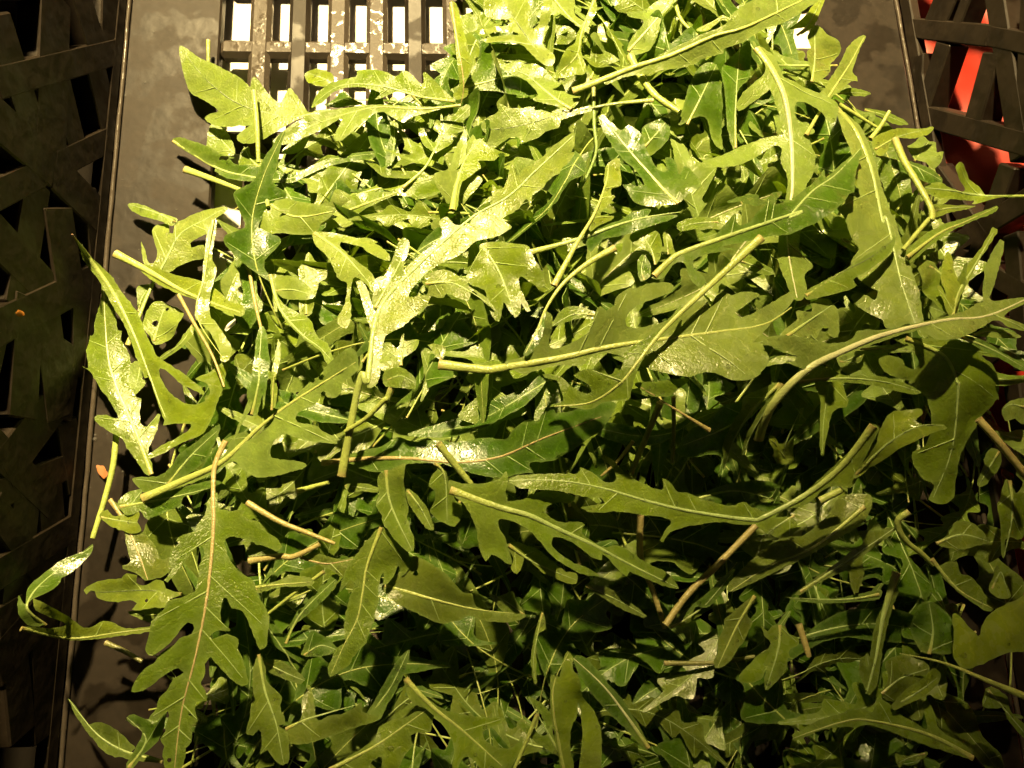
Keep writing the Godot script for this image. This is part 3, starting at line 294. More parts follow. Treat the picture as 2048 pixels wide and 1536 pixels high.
	_leaf("long lobed leaf with an upturned stalk end along the front of the black hollow", "m", "l", 1.7, -0.02, -0.0028, 0.04, [964,773,-437,890,672,-320,788,610,-238,653,577,-172,603,560,-165,406,560,-198,260,561,-236,112,572,-281,-35,578,-309,-199,566,-315],
		[-200,-320,-155,-333,-58,-335,31,-332,41,-353,85,-332,123,-302,158,-305,156,-345,116,-388,126,-397,158,-375,195,-330,254,-294,297,-274,319,-277,317,-309,340,-297,367,-261,397,-260,459,-234,523,-214,558,-213,584,-223,616,-205,650,-188,663,-188,734,-209,788,-249,869,-324,941,-406,961,-441,982,-428,964,-369,940,-299,937,-272,914,-250,889,-256,847,-254,804,-215,765,-197,728,-194,661,-164,633,-150,571,-148,502,-160,426,-152,351,-140,325,-123,308,-99,298,-104,316,-136,339,-165,305,-180,231,-192,157,-203,82,-200,43,-211,31,-217,69,-225,115,-233,105,-248,41,-254,-37,-275,-109,-282,-166,-289], [])
	_leaf("bright upturned leaf end with a ragged tip, above the right end of the black hollow", "y", "l", 0.9, 0.12, -0.0024, -0.11, [930,684,-291,995,788,-374,1070,847,-418,1150,848,-418],
		[918,-282,959,-359,978,-428,991,-451,1016,-475,1050,-473,1091,-475,1094,-460,1066,-437,1090,-421,1151,-422,1162,-410,1114,-397,1059,-374,1017,-352,994,-330,963,-308,941,-285], [])
	_leaf("small glinting lobe under the middle of the long leaf along the black hollow", "m", "l", 0.6, 0.07, -0.0044, -0.01, [786,501,-177,734,492,-149,689,481,-119],
		[650,-156,721,-174,785,-167,795,-141,819,-146,783,-122,762,-105,728,-104,689,-120], [])
	_stalk("short yellow stub under the upturned end of the long leaf along the black hollow", "y", 1.7, 1.6, [874,520,-223,941,548,-255])
	_stalk("brown stalk slanting into the dark hollow, right of the big lobed leaf at lower left", "b", 1.5, 1.0, [-1129,241,-299,-1009,253,-227,-905,251,-182,-812,245,-143])
	_leaf("bright leaf hanging straight down in the lower centre, its tip lit over the dark", "m", "y", 0.9, -0.0, -0.0121, -0.15, [-629,443,-183,-677,426,-59,-691,425,27,-709,424,114,-751,426,196,-790,427,281],
		[-643,-178,-622,-184,-598,-158,-574,-138,-550,-113,-537,-89,-541,-44,-565,-21,-575,-56,-590,-22,-614,6,-625,5,-624,-32,-634,-24,-636,0,-643,28,-638,52,-648,89,-653,122,-667,154,-676,187,-690,200,-723,235,-732,257,-764,278,-795,293,-801,262,-789,236,-775,204,-755,191,-742,193,-752,155,-749,104,-740,67,-730,30,-715,-4,-731,-13,-765,24,-771,24,-756,-25,-737,-62,-707,-105,-687,-133,-677,-141], [])
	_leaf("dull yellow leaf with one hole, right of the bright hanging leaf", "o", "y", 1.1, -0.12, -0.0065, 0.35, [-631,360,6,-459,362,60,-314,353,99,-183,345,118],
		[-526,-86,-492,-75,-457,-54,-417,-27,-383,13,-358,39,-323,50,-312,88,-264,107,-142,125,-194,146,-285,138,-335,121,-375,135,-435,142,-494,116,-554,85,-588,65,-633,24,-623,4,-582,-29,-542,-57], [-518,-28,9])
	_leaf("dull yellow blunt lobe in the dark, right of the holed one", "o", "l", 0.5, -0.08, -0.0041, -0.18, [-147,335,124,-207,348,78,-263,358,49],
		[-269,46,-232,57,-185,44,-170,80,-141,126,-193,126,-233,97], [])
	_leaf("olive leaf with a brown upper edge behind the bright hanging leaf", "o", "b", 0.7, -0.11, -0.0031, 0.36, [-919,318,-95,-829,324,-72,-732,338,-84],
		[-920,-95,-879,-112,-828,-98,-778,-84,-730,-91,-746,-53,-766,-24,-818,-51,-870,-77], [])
	_stalk("short yellow cut stub pointing left under the large level shaded leaf", "y", 1.3, 1.1, [-936,316,-328,-884,332,-338,-822,354,-350])
	_leaf("green lobe beside the short yellow cut stub", "m", "l", 0.4, -0.05, 0.0053, 0.31, [-761,374,-335,-703,388,-325,-646,401,-314],
		[-762,-338,-703,-340,-640,-321,-645,-305,-703,-313,-744,-310], [])
	_leaf("leaf with a straight stalk cut at the rim of the black hollow", "m", "b", 1.1, 0.07, 0.007, 0.41, [465,658,-453,341,714,-514,220,759,-579],
		[201,-591,287,-598,380,-605,337,-567,309,-550,270,-551,239,-558], [])
	_stalk("dim stalk deep in the heap below the leaf with the straight cut stalk", "o", 1.6, 1.36, [324,593,-563,296,478,-468,257,354,-350])
	_stalk("thin dim brown stalk deep in the heap by the large level shaded leaf", "b", 0.9, 0.77, [254,451,-457,202,401,-393,147,369,-346])
	_stalk("dim upright stalk left of the black hollow", "o", 1.1, 0.94, [377,573,-587,391,492,-484,399,407,-382])
	_stalk("tan stalk going down behind the long leaf that points at the lower right", "b", 1.7, 1.44, [274,395,-200,279,329,-54,329,270,63,373,226,194])
	_stalk("long brown stalk lit orange toward its lower end, meeting the tan stalk in a V", "b", 1.5, 1.9, [697,388,-159,554,362,-29,434,343,77,348,338,177])
	_leaf("dark leaf behind the long brown stalk", "d", "l", 0.7, -0.11, -0.0109, 0.26, [378,289,190,495,301,124,605,341,6],
		[613,-5,588,47,546,96,515,125,468,124,424,163,375,192,424,137,505,80,568,21], [])
	_leaf("glinting yellow leaf edge under the long leaf pointing at the lower right", "y", "l", 0.8, -0.03, 0.0006, -0.1, [-199,455,-110,-105,431,-45,32,408,13],
		[-205,-111,-168,-119,-142,-109,-98,-93,-58,-58,-3,-16,34,-10,32,24,1,22,-40,7,-90,-19,-125,-54,-143,-75,-155,-40,-176,-12,-194,-33,-185,-66], [])
	_leaf("dark lobed leaf in the black hollow behind the long leaf along it", "d", "l", 0.8, 0.05, 0.0078, -0.12, [452,415,-244,612,422,-275,795,407,-230],
		[452,-248,562,-293,644,-306,727,-310,795,-293,751,-272,670,-259,690,-237,800,-220,742,-199,661,-217,554,-220], [])
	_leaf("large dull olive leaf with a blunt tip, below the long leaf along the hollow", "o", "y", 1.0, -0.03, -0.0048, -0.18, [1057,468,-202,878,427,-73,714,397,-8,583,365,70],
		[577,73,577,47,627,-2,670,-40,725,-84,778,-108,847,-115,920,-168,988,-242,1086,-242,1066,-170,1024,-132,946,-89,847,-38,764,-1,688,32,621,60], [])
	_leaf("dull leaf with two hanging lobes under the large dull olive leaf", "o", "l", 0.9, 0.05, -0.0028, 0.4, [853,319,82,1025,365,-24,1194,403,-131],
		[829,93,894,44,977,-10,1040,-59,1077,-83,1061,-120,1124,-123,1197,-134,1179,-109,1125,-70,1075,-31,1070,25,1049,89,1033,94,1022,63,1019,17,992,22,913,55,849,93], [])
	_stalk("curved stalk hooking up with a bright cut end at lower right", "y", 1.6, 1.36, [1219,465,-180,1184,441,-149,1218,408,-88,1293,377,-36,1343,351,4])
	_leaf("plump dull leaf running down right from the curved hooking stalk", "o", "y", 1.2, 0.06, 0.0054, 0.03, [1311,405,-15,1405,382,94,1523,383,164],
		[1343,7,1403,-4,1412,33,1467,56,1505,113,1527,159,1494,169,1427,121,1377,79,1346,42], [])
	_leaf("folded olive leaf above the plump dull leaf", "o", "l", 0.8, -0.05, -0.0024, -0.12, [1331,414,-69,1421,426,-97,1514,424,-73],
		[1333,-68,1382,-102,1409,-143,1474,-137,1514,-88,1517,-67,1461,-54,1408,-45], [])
	_stalk("tan stalk with a pale cut end slanting down to the right edge", "b", 1.8, 2.0, [1415,634,-476,1467,629,-410,1593,585,-272])
	_leaf("small wet leaf under the tan stalk by the right edge", "m", "l", 0.6, -0.02, -0.0116, -0.15, [1540,535,-377,1512,516,-329,1472,493,-265],
		[1464,-264,1485,-320,1497,-371,1529,-390,1553,-357,1544,-317,1514,-288,1488,-259], [])
	_leaf("green leaf hanging at the right edge below the tan stalk", "m", "l", 1.0, 0.11, -0.0072, -0.17, [1599,480,-279,1602,459,-161,1562,431,-15],
		[1589,-285,1621,-237,1667,-226,1658,-83,1576,-80,1571,-24,1557,-9,1554,-71,1549,-148,1545,-189,1563,-224], [])
	_leaf("V-shaped yellow leaf base standing in the black hollow", "y", "l", 0.6, 0.08, 0.0014, 0.6, [772,512,-363,758,546,-404,789,640,-518],
		[687,-437,712,-440,734,-417,764,-421,780,-437,787,-491,788,-524,803,-526,797,-506,788,-476,783,-435,794,-359,729,-356,717,-384], [])
	_leaf("bright slit leaf standing at the bottom edge, lit yellow-green", "y", "y", 1.0, 0.04, -0.0123, 0.26, [-31,346,629,-50,375,528,-66,407,432,-60,415,340,-7,421,246],
		[-13,243,6,267,0,295,22,333,31,380,44,404,74,443,93,502,90,569,76,633,16,634,20,578,29,507,26,435,19,411,13,454,-6,486,-12,553,-2,596,-3,629,-39,633,-51,571,-65,503,-75,440,-75,362,-70,316,-45,322,-28,271], [])
	_leaf("dark straight leaf with a wet gleam on its rib, right of the bright slit leaf", "d", "w", 1.0, -0.03, 0.0006, -0.1, [268,296,580,190,306,463,118,314,368,20,323,275],
		[19,276,51,268,96,310,139,365,183,415,216,469,244,518,272,571,265,584,241,571,202,526,164,486,115,436,67,377,38,327], [])
	_leaf("small lobed leaf left of the bright slit leaf at the bottom edge", "m", "l", 0.8, 0.05, 0.0078, -0.12, [-39,348,579,-81,354,508,-144,366,391],
		[-147,387,-126,394,-97,414,-69,449,-65,510,-39,580,-82,564,-111,539,-145,515,-188,462,-148,477,-110,507,-87,510,-89,476,-118,428], [])
	_stalk("thin bright stalk running to the bottom edge left of the bright slit leaf", "y", 1.0, 0.85, [-119,392,441,-151,370,515,-202,350,620])
	_leaf("thin lit leaf edge hanging in the dark above the bright slit leaf", "y", "l", 0.5, -0.03, -0.0048, -0.18, [-84,358,118,-119,344,265,-115,337,353],
		[-85,115,-74,175,-101,188,-110,257,-111,352,-119,353,-128,265,-112,188], [])
	_leaf("narrow dull leaf tip pointing at the foot of the brown and tan stalks", "o", "l", 0.6, -0.07, 0.0054, 0.34, [71,375,35,179,356,86,283,337,146],
		[65,32,127,35,179,61,231,99,285,146,272,150,219,128,167,102,106,60], [])
	_stalk("level dim stalk with a cut end in the lower right dark", "o", 1.2, 1.02, [358,235,314,533,239,319,688,247,303])
	_leaf("drooping olive leaf with a lit tip, right of the level dim stalk", "o", "y", 0.9, -0.01, -0.0051, 0.04, [671,358,89,606,333,187,524,326,324],
		[515,328,512,306,530,273,534,234,558,195,559,170,598,137,671,83,673,100,643,149,663,179,647,209,627,243,600,267,570,305,531,329], [])
	_leaf("three-pronged leaf lit at its tips, lower right", "m", "l", 0.8, -0.11, -0.0136, 0.11, [752,351,191,739,347,270,683,336,404],
		[685,189,704,211,731,190,771,197,779,223,808,233,812,257,778,272,771,296,801,317,765,301,756,339,717,386,682,405,681,365,692,332,664,370,615,379,587,370,589,354,636,316,692,278,715,250,692,224], [])
	_stalk("blunt tan stalk end beside the three-pronged leaf", "b", 1.7, 1.44, [819,354,191,832,353,244,845,350,301])
	_leaf("long dark leaf edge above the three-pronged leaf", "d", "l", 0.7, -0.12, -0.0014, -0.21, [1128,350,100,1001,341,114,795,335,100],
		[790,98,842,106,937,114,1004,105,1101,89,1140,84,1127,116,1042,124,936,125,852,117], [])
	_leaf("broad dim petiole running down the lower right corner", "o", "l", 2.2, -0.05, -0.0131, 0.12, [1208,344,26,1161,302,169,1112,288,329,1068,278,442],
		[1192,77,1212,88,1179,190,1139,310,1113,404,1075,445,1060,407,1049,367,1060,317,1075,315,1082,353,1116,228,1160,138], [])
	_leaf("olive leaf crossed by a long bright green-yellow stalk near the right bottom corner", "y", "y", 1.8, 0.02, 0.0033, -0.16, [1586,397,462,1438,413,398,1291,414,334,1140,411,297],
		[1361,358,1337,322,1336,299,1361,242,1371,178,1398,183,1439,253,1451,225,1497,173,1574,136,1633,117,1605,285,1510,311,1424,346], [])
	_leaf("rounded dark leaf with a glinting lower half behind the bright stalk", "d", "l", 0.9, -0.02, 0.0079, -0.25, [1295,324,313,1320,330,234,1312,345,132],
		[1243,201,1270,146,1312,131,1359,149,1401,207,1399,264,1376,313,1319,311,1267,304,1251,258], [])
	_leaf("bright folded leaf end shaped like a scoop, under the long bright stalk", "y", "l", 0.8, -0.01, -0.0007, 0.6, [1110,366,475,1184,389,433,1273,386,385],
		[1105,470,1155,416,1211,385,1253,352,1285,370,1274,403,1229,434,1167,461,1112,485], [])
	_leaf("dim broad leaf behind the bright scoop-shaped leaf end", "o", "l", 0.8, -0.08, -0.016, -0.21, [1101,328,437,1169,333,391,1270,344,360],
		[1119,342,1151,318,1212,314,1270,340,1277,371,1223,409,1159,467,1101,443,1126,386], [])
	_leaf("long toothed leaf with a yellow rib along the right bottom corner", "m", "y", 1.2, -0.05, -0.0035, -0.07, [1373,364,651,1237,351,573,1039,344,519,936,339,521,764,328,567],
		[762,557,804,538,837,521,885,504,953,488,962,481,996,479,1019,478,1045,491,1070,449,1104,460,1134,495,1194,531,1236,555,1240,485,1263,465,1278,511,1281,562,1358,611,1375,654,1325,642,1254,616,1182,591,1110,560,1047,537,1001,536,955,576,937,602,945,571,984,545,935,536,857,546,810,563,768,573], [])
	_leaf("small bright leaf scrap at the bottom edge below the long toothed leaf", "y", "l", 0.5, 0.09, 0.0047, -0.01, [1223,330,637,1177,326,645,1129,322,662],
		[1120,633,1156,641,1235,633,1206,657,1155,656,1132,679,1121,658], [])
	_leaf("green leaf tucked under the bright stalk at the right edge", "m", "l", 0.8, -0.01, -0.005, 0.39, [1469,357,435,1512,357,494,1583,353,589],
		[1474,425,1444,457,1429,484,1474,497,1521,495,1520,529,1578,600,1583,559,1539,510,1537,461], [])
	_leaf("small glinting leaf piece by the right edge above the bright stalk", "y", "l", 0.6, -0.11, -0.0069, 0.27, [1500,428,92,1533,442,38,1555,428,119],
		[1516,12,1532,43,1547,75,1564,120,1519,128,1486,96,1500,62], [])
	_leaf("scalloped leaf at the bottom edge, left of a leaf with a straight yellow rib", "m", "y", 1.0, 0.12, -0.0109, -0.24, [-803,347,587,-657,346,523,-546,350,455,-478,354,412],
		[-803,587,-752,555,-700,527,-653,498,-644,468,-595,443,-546,434,-497,407,-462,427,-469,465,-473,488,-498,486,-537,494,-531,522,-557,553,-586,597,-634,621,-631,557,-657,560,-700,602], [])
	_leaf("lobed leaf with a straight yellow rib slanting to the bottom edge", "m", "y", 1.3, 0.09, -0.0135, 0.29, [-553,379,312,-463,370,406,-367,362,484,-239,351,600],
		[-559,313,-534,324,-486,372,-438,408,-390,428,-313,446,-223,458,-235,471,-275,485,-300,493,-294,516,-257,541,-198,544,-171,510,-167,542,-200,593,-220,620,-298,613,-335,571,-364,563,-391,600,-404,599,-397,553,-401,513,-429,467,-487,409,-534,388], [])
	_leaf("ragged olive leaf right of the big lobed leaf at lower left", "o", "l", 0.8, -0.02, -0.0028, 0.04, [-1048,321,220,-1025,319,333,-983,318,445,-956,315,564],
		[-1066,271,-1048,219,-1028,240,-1020,306,-1001,326,-967,363,-974,387,-953,443,-978,448,-944,474,-937,521,-940,566,-960,572,-994,550,-1010,525,-1037,539,-1030,499,-1040,459,-1058,475,-1079,470,-1066,402,-1063,333], [])
	_leaf("wet blunt olive lobe right of the big lobed leaf at lower left", "o", "l", 0.5, -0.06, -0.0148, -0.0, [-1026,306,251,-956,311,286,-894,313,312],
		[-1032,241,-982,242,-937,268,-891,307,-906,322,-955,306,-1015,280], [])
	_leaf("dim leaf with one upright prong, lower left of the centre bottom", "o", "l", 0.8, -0.0, -0.0121, -0.15, [-954,303,463,-880,306,434,-715,308,395],
		[-957,459,-907,433,-908,379,-891,330,-868,371,-860,416,-846,441,-812,428,-759,421,-704,389,-703,419,-647,443,-735,475,-832,499,-890,510,-947,506], [])
	_leaf("dark leaf with a thin lit edge above the leaf with the straight yellow rib", "d", "l", 0.7, -0.12, -0.0065, 0.35, [-689,273,445,-615,280,356,-549,291,233],
		[-699,443,-669,401,-639,345,-609,298,-578,252,-543,228,-559,296,-589,357,-619,403,-649,451], [])
	_leaf("dim green leaf left of the tip of the bright hanging leaf", "d", "l", 0.6, 0.08, -0.0047, 0.21, [-905,277,232,-851,279,203,-795,279,219],
		[-916,230,-891,172,-871,153,-811,195,-789,224,-839,237,-899,238], [])
	_stalk("thin straight yellow stalk right of the big lobed leaf at lower left", "y", 0.9, 0.77, [-835,330,-45,-930,305,18,-1036,278,94])
	_leaf("dark narrow leaf below the thin straight yellow stalk", "d", "l", 0.6, 0.07, -0.0074, 0.25, [-967,283,191,-916,289,93,-791,301,-25],
		[-969,194,-956,145,-916,83,-867,21,-811,-32,-785,-26,-830,43,-890,95,-936,132], [])
	_leaf("glinting pale leaf right of the big lobed leaf at lower left", "p", "y", 0.8, 0.12, 0.0044, 0.1, [-1069,311,11,-1059,313,-1,-876,333,-12],
		[-1072,13,-1058,-10,-1017,-14,-962,-37,-1091,-49,-964,-39,-877,-24,-875,1,-987,3,-1058,20,-1088,15], [])
	_stalk("wet brownish stalk above the glinting pale leaf", "b", 1.6, 1.36, [-1096,312,-89,-992,332,-101,-937,339,-99,-849,350,-137])
	# ---- leaves that fill the heap underneath
	_filler("narrow pale leaf underneath, above the large dull olive leaf", 3, 1224, 69, -186, 0.0567, 2.796, -0.069, 0.27)
	_filler("smooth green leaf underneath, below the three-pronged leaf", 1, 530, 30, 809, 0.0589, 0.535, 0.000, 0.16)
	_filler("lobed pale leaf underneath, left of the leaf with the straight yellow rib", 8, -753, 30, 783, 0.0456, 2.036, 0.000, 0.19)
	_filler("blunt dark leaf underneath, above and left of the large dark sweeping leaf", 5, 778, 343, -1840, 0.0669, -1.716, 0.017, 0.07)
	_filler("lobed green leaf underneath, above and left of the long leaf along the black hollow", 0, 456, 311, -359, 0.0508, 2.703, -0.127, -0.34)
	_filler("toothed olive leaf underneath, right of the three-pronged leaf", 7, 786, 30, 315, 0.0415, 0.006, 0.097, 0.29)
	_filler("narrow pale leaf underneath, below the bright leaf with the curved stalk", 3, -362, 223, -1181, 0.0637, 1.386, 0.053, -0.12)
	_filler("blunt dark leaf underneath, below the finger-lobed pale leaf", 5, -979, 94, -1392, 0.0577, -1.016, -0.028, -0.27)
	_filler("lobed pale leaf underneath, below and right of the dark gleaming leaf", 8, 677, 30, 422, 0.0561, -2.390, 0.062, 0.43)
	_filler("smooth green leaf underneath, above and left of the drooping olive leaf", 1, 341, 30, 76, 0.0477, 0.075, 0.004, -0.13)
	_filler("lobed pale leaf underneath, above and left of the white-ribbed leaf above the big smooth leaf", 8, 860, 82, -2747, 0.0958, -2.746, 0.032, 0.39)
	_filler("toothed green leaf underneath, above and right of the leaf on the long straight yellow stalk", 2, 359, 460, -588, 0.0874, 1.388, -0.058, -0.11)
	_filler("lobed pale leaf underneath, below and right of the three-pronged leaf", 8, 985, 30, 896, 0.0487, 1.154, 0.080, -0.13)
	_filler("plain olive leaf underneath, left of the drooping olive leaf", 9, 167, 30, 68, 0.0457, -0.142, 0.000, 0.17)
	_filler("plain olive leaf underneath, above the olive leaf with the bright stalk", 9, 1792, 510, -10, 0.0550, -3.058, -1.060, 0.12)
	_filler("lobed pale leaf underneath, above and right of the large lobed leaf at the top edge", 8, 198, 142, -2810, 0.0744, -1.884, -0.005, 0.40)
	_filler("lobed green leaf underneath, below the one-sided curved leaf", 0, -596, 210, -581, 0.0915, 2.560, -0.086, 0.51)
	_filler("toothed green leaf underneath, below and right of the long diagonal leaf", 2, -607, 324, -1279, 0.0744, -0.996, -0.126, 0.80)
	_filler("lobed dark leaf underneath, left of the broad shaded dark leaf", 4, 331, 281, -2277, 0.0811, -1.039, -0.007, 0.06)
	_filler("plain olive leaf underneath, below and left of the three-pronged leaf", 9, 593, 30, 798, 0.0424, 1.408, 0.000, 0.22)
	_filler("toothed green leaf underneath, below the dark gleaming leaf", 2, -52, 30, 663, 0.0475, -0.057, 0.000, 0.54)
	_filler("smooth green leaf underneath, below and left of the bright leaf with the straight stalk", 1, 194, 312, -987, 0.0536, 1.928, 0.195, 0.01)
	_filler("slim dark leaf underneath, above and right of the leaf with the straight yellow rib", 6, -500, 67, 388, 0.0553, -0.189, -0.067, -0.29)
	_filler("lobed pale leaf underneath, below and right of the long diagonal leaf", 8, -545, 429, -556, 0.0615, 0.865, -0.128, 0.10)
	_filler("lobed pale leaf underneath, below the leaf on the long straight yellow stalk", 8, 557, 344, -410, 0.0656, 2.065, 0.022, -0.01)
	_filler("blunt dark leaf underneath, above the big purple-stemmed leaf", 5, 1050, 420, -1333, 0.0853, -1.232, -0.003, -0.06)
	_filler("lobed dark leaf underneath, left of the broad shaded dark leaf, tip toward upper left", 4, 990, 268, -1737, 0.0924, 2.540, -0.015, -0.65)
	_filler("narrow pale leaf underneath, above and left of the big purple-stemmed leaf", 3, 1448, 468, -1049, 0.0893, -2.781, -0.041, -0.22)
	_filler("slim dark leaf underneath, above and right of the level pale leaf underside", 6, 396, 197, -1618, 0.0879, 1.840, -0.053, -0.57)
	_filler("blunt dark leaf underneath, below and left of the leaf with the straight yellow rib", 5, -260, 36, 615, 0.0420, -3.083, -0.015, 0.02)
	_filler("lobed dark leaf underneath, below and right of the curled leaf by the left wall", 4, -1060, 30, 677, 0.0499, 2.670, 0.062, 0.31)
	_filler("lobed pale leaf underneath, right of the large dull olive leaf", 8, 1066, 75, -32, 0.0438, 0.205, 0.003, -0.32)
	_filler("slim dark leaf underneath, left of the bright leaf with the straight stalk", 6, 283, 293, -1370, 0.0652, 3.007, 0.041, -0.26)
	_filler("lobed green leaf underneath, below the big lobed leaf at lower left", 0, -1493, 50, 416, 0.0465, 0.407, -0.044, -0.40)
	_filler("smooth green leaf underneath, above and left of the bright hanging leaf", 1, -1100, 35, -223, 0.0443, -0.637, -0.010, -0.34)
	_filler("lobed dark leaf underneath, above and right of the three-pronged leaf", 4, 1037, 79, -23, 0.0424, -1.369, -0.116, 0.04)
	_filler("lobed dark leaf underneath, below and left of the large level shaded leaf", 4, -203, 87, -570, 0.0589, -2.648, -0.097, -0.26)
	_filler("slim dark leaf underneath, below and left of the bright hanging leaf", 6, -1281, 74, 446, 0.0521, -0.041, -0.062, 0.32)
	_filler("blunt dark leaf underneath, above and right of the large level shaded leaf", 5, 134, 391, -829, 0.0745, -2.689, 0.003, 0.40)
	_filler("lobed dark leaf underneath, below and left of the bright hanging leaf", 4, -924, 72, 647, 0.0372, 2.843, -0.114, -0.00)
	_filler("smooth green leaf underneath, above and left of the long leaf along the black hollow", 1, 226, 174, -205, 0.0601, 0.743, 0.056, 0.35)
	_filler("toothed green leaf underneath, right of the level pale leaf underside", 2, 41, 259, -2060, 0.0627, -0.758, -0.069, -0.14)
	_filler("toothed green leaf underneath, above and right of the hanging glinting lobe", 2, -506, 30, -61, 0.0546, 1.526, 0.000, -0.07)
	_filler("narrow pale leaf underneath, below and right of the smooth dark three-lobed leaf", 3, 192, 346, -1544, 0.0654, 0.052, -0.057, -0.13)
	_filler("narrow pale leaf underneath, below the large dark sweeping leaf", 3, 962, 527, -700, 0.0561, 2.501, -0.029, -0.26)
	_filler("narrow pale leaf underneath, above and left of the large level shaded leaf", 3, -624, 219, -497, 0.0485, -0.022, 0.065, 0.16)
	_filler("lobed pale leaf underneath, above the bright leaf with the straight stalk", 8, -149, 340, -1320, 0.0824, 0.690, -0.124, 0.46)
	_filler("narrow pale leaf underneath, above and left of the bright hanging leaf", 3, -648, 30, -156, 0.0549, -2.729, 0.044, 0.09)
	_filler("lobed dark leaf underneath, below the big lobed leaf at lower left", 4, -1327, 70, 439, 0.0348, -0.368, -0.095, -0.05)
	_filler("narrow pale leaf underneath, below and right of the pale leaf with the brown-ended stalk", 3, -772, 30, -448, 0.0485, 3.118, 0.063, 0.15)
	_filler("narrow pale leaf underneath, right of the long leaf pointing at the lower right", 3, 510, 30, -147, 0.0483, 2.939, 0.075, -0.07)
	_filler("narrow pale leaf underneath, below and right of the large half-shaded leaf", 3, 1778, 283, -564, 0.0481, -1.600, -0.123, -0.10)
	_filler("toothed green leaf underneath, right of the one-sided curved leaf", 2, -528, 76, -863, 0.0755, 2.780, 0.091, -0.41)
	_filler("lobed pale leaf underneath, above and left of the long leaf along the black hollow", 8, 492, 30, -176, 0.0417, 1.094, 0.050, 0.24)
	_filler("smooth green leaf underneath, below and left of the three-pronged leaf", 1, 764, 30, 154, 0.0523, -1.512, 0.000, 0.27)
	_filler("smooth green leaf underneath, above and right of the large level shaded leaf", 1, -215, 391, -964, 0.0720, -1.443, 0.127, 0.15)
	_filler("lobed dark leaf underneath, left of the long leaf pointing at the lower right", 4, 12, 30, -414, 0.0551, -1.782, 0.000, 0.69)
	_filler("slim dark leaf underneath, left of the long toothed leaf in the right bottom corner", 6, 1033, 31, 929, 0.0512, 1.534, -0.003, 0.04)
	_filler("narrow pale leaf underneath, below and right of the curled leaf by the left wall", 3, -1505, 30, 216, 0.0453, -0.902, -0.000, 0.38)
	_filler("narrow pale leaf underneath, above and left of the thin dark upright leaf", 3, -1335, 30, -488, 0.0920, 1.431, 0.000, 0.18)
	_filler("toothed olive leaf underneath, above and left of the long leaf pointing at the lower right", 7, -190, 30, -57, 0.0396, 1.263, 0.105, -0.42)
	_filler("narrow pale leaf underneath, left of the level pale leaf underside", 3, 104, 123, -1663, 0.0642, 1.801, 0.024, 0.43)
	_filler("slim dark leaf underneath, right of the broad shaded dark leaf", 6, 1154, 312, -1822, 0.0611, 2.612, -0.108, 0.24)
	_filler("blunt dark leaf underneath, right of the thin dark upright leaf", 5, -499, 141, -570, 0.0774, 2.811, 0.116, 0.40)
	_filler("lobed green leaf underneath, left of the big purple-stemmed leaf", 0, 1405, 393, -1157, 0.0900, -2.129, 0.039, -0.36)
	_filler("smooth green leaf underneath, right of the thick white-ribbed leaf", 1, 1076, 242, -2096, 0.0907, -1.098, 0.010, 0.40)
	_filler("lobed dark leaf underneath, below the large dark sweeping leaf", 4, 611, 503, -556, 0.0879, 1.219, -0.068, 0.21)
	_filler("narrow pale leaf underneath, below and left of the large dark sweeping leaf", 3, 900, 463, -1316, 0.0726, -2.556, 0.018, -0.36)
	_filler("narrow pale leaf underneath, left of the dark leaf on the curved cut stalk", 3, -135, 151, -729, 0.0796, 1.253, -0.005, -0.05)
	_filler("lobed pale leaf underneath, below the thin dark upright leaf", 8, -934, 155, -1096, 0.0842, -1.975, -0.012, -0.49)
	_filler("narrow pale leaf underneath, below and right of the one-sided curved leaf", 3, -444, 311, -609, 0.0546, 2.695, -0.178, -0.33)
	_filler("lobed pale leaf underneath, above the V-shaped leaf base", 8, 1146, 267, -339, 0.0856, 2.030, -0.031, -0.29)
	_filler("smooth green leaf underneath, above and right of the dark leaf on the curved cut stalk", 1, 528, 319, -870, 0.0875, 2.416, 0.002, -0.15)
	_filler("lobed green leaf underneath, below the smooth dark three-lobed leaf", 0, 106, 368, -1446, 0.0636, -0.195, -0.123, -0.40)
	_filler("toothed green leaf underneath, above the large dark sweeping leaf", 2, 612, 345, -1186, 0.0665, 0.769, 0.147, -0.49)
	_filler("smooth green leaf underneath, below the large dark sweeping leaf", 1, 699, 491, -1360, 0.0730, -1.464, -0.115, -0.53)
	_filler("narrow pale leaf underneath, right of the dark leaf on the curved cut stalk", 3, -90, 425, -744, 0.0925, 0.719, -0.031, -0.09)
	_filler("narrow pale leaf underneath, above and left of the long leaf along the black hollow", 3, 62, 353, -701, 0.0749, -0.506, 0.025, -0.11)
	_filler("lobed green leaf underneath, below and left of the small toothed leaf", 0, -116, 214, -1736, 0.0892, -2.665, -0.016, 0.36)
	_filler("lobed green leaf underneath, above and left of the hanging glinting lobe", 0, -1071, 145, -686, 0.0698, -0.384, -0.014, 0.44)
	_filler("toothed green leaf underneath, above and right of the large level shaded leaf", 2, -246, 388, -778, 0.0551, -0.811, -0.070, 0.04)
	_filler("lobed pale leaf underneath, above the large level shaded leaf", 8, -288, 370, -1132, 0.0767, -1.579, 0.041, -0.02)
	_filler("blunt dark leaf underneath, below and left of the small toothed leaf", 5, -349, 30, -2076, 0.0711, -1.938, 0.108, -0.10)
	_filler("lobed dark leaf underneath, below and right of the level pale leaf underside", 4, 502, 88, -2194, 0.0809, -2.295, -0.042, 0.01)
	_filler("smooth green leaf underneath, above and right of the large half-shaded leaf", 1, 1803, 714, -572, 0.0544, 2.525, -0.708, 0.28)
	_filler("narrow pale leaf underneath, left of the long wet pale leaf on the right", 3, 881, 299, -1730, 0.0919, -0.967, -0.038, -0.33)
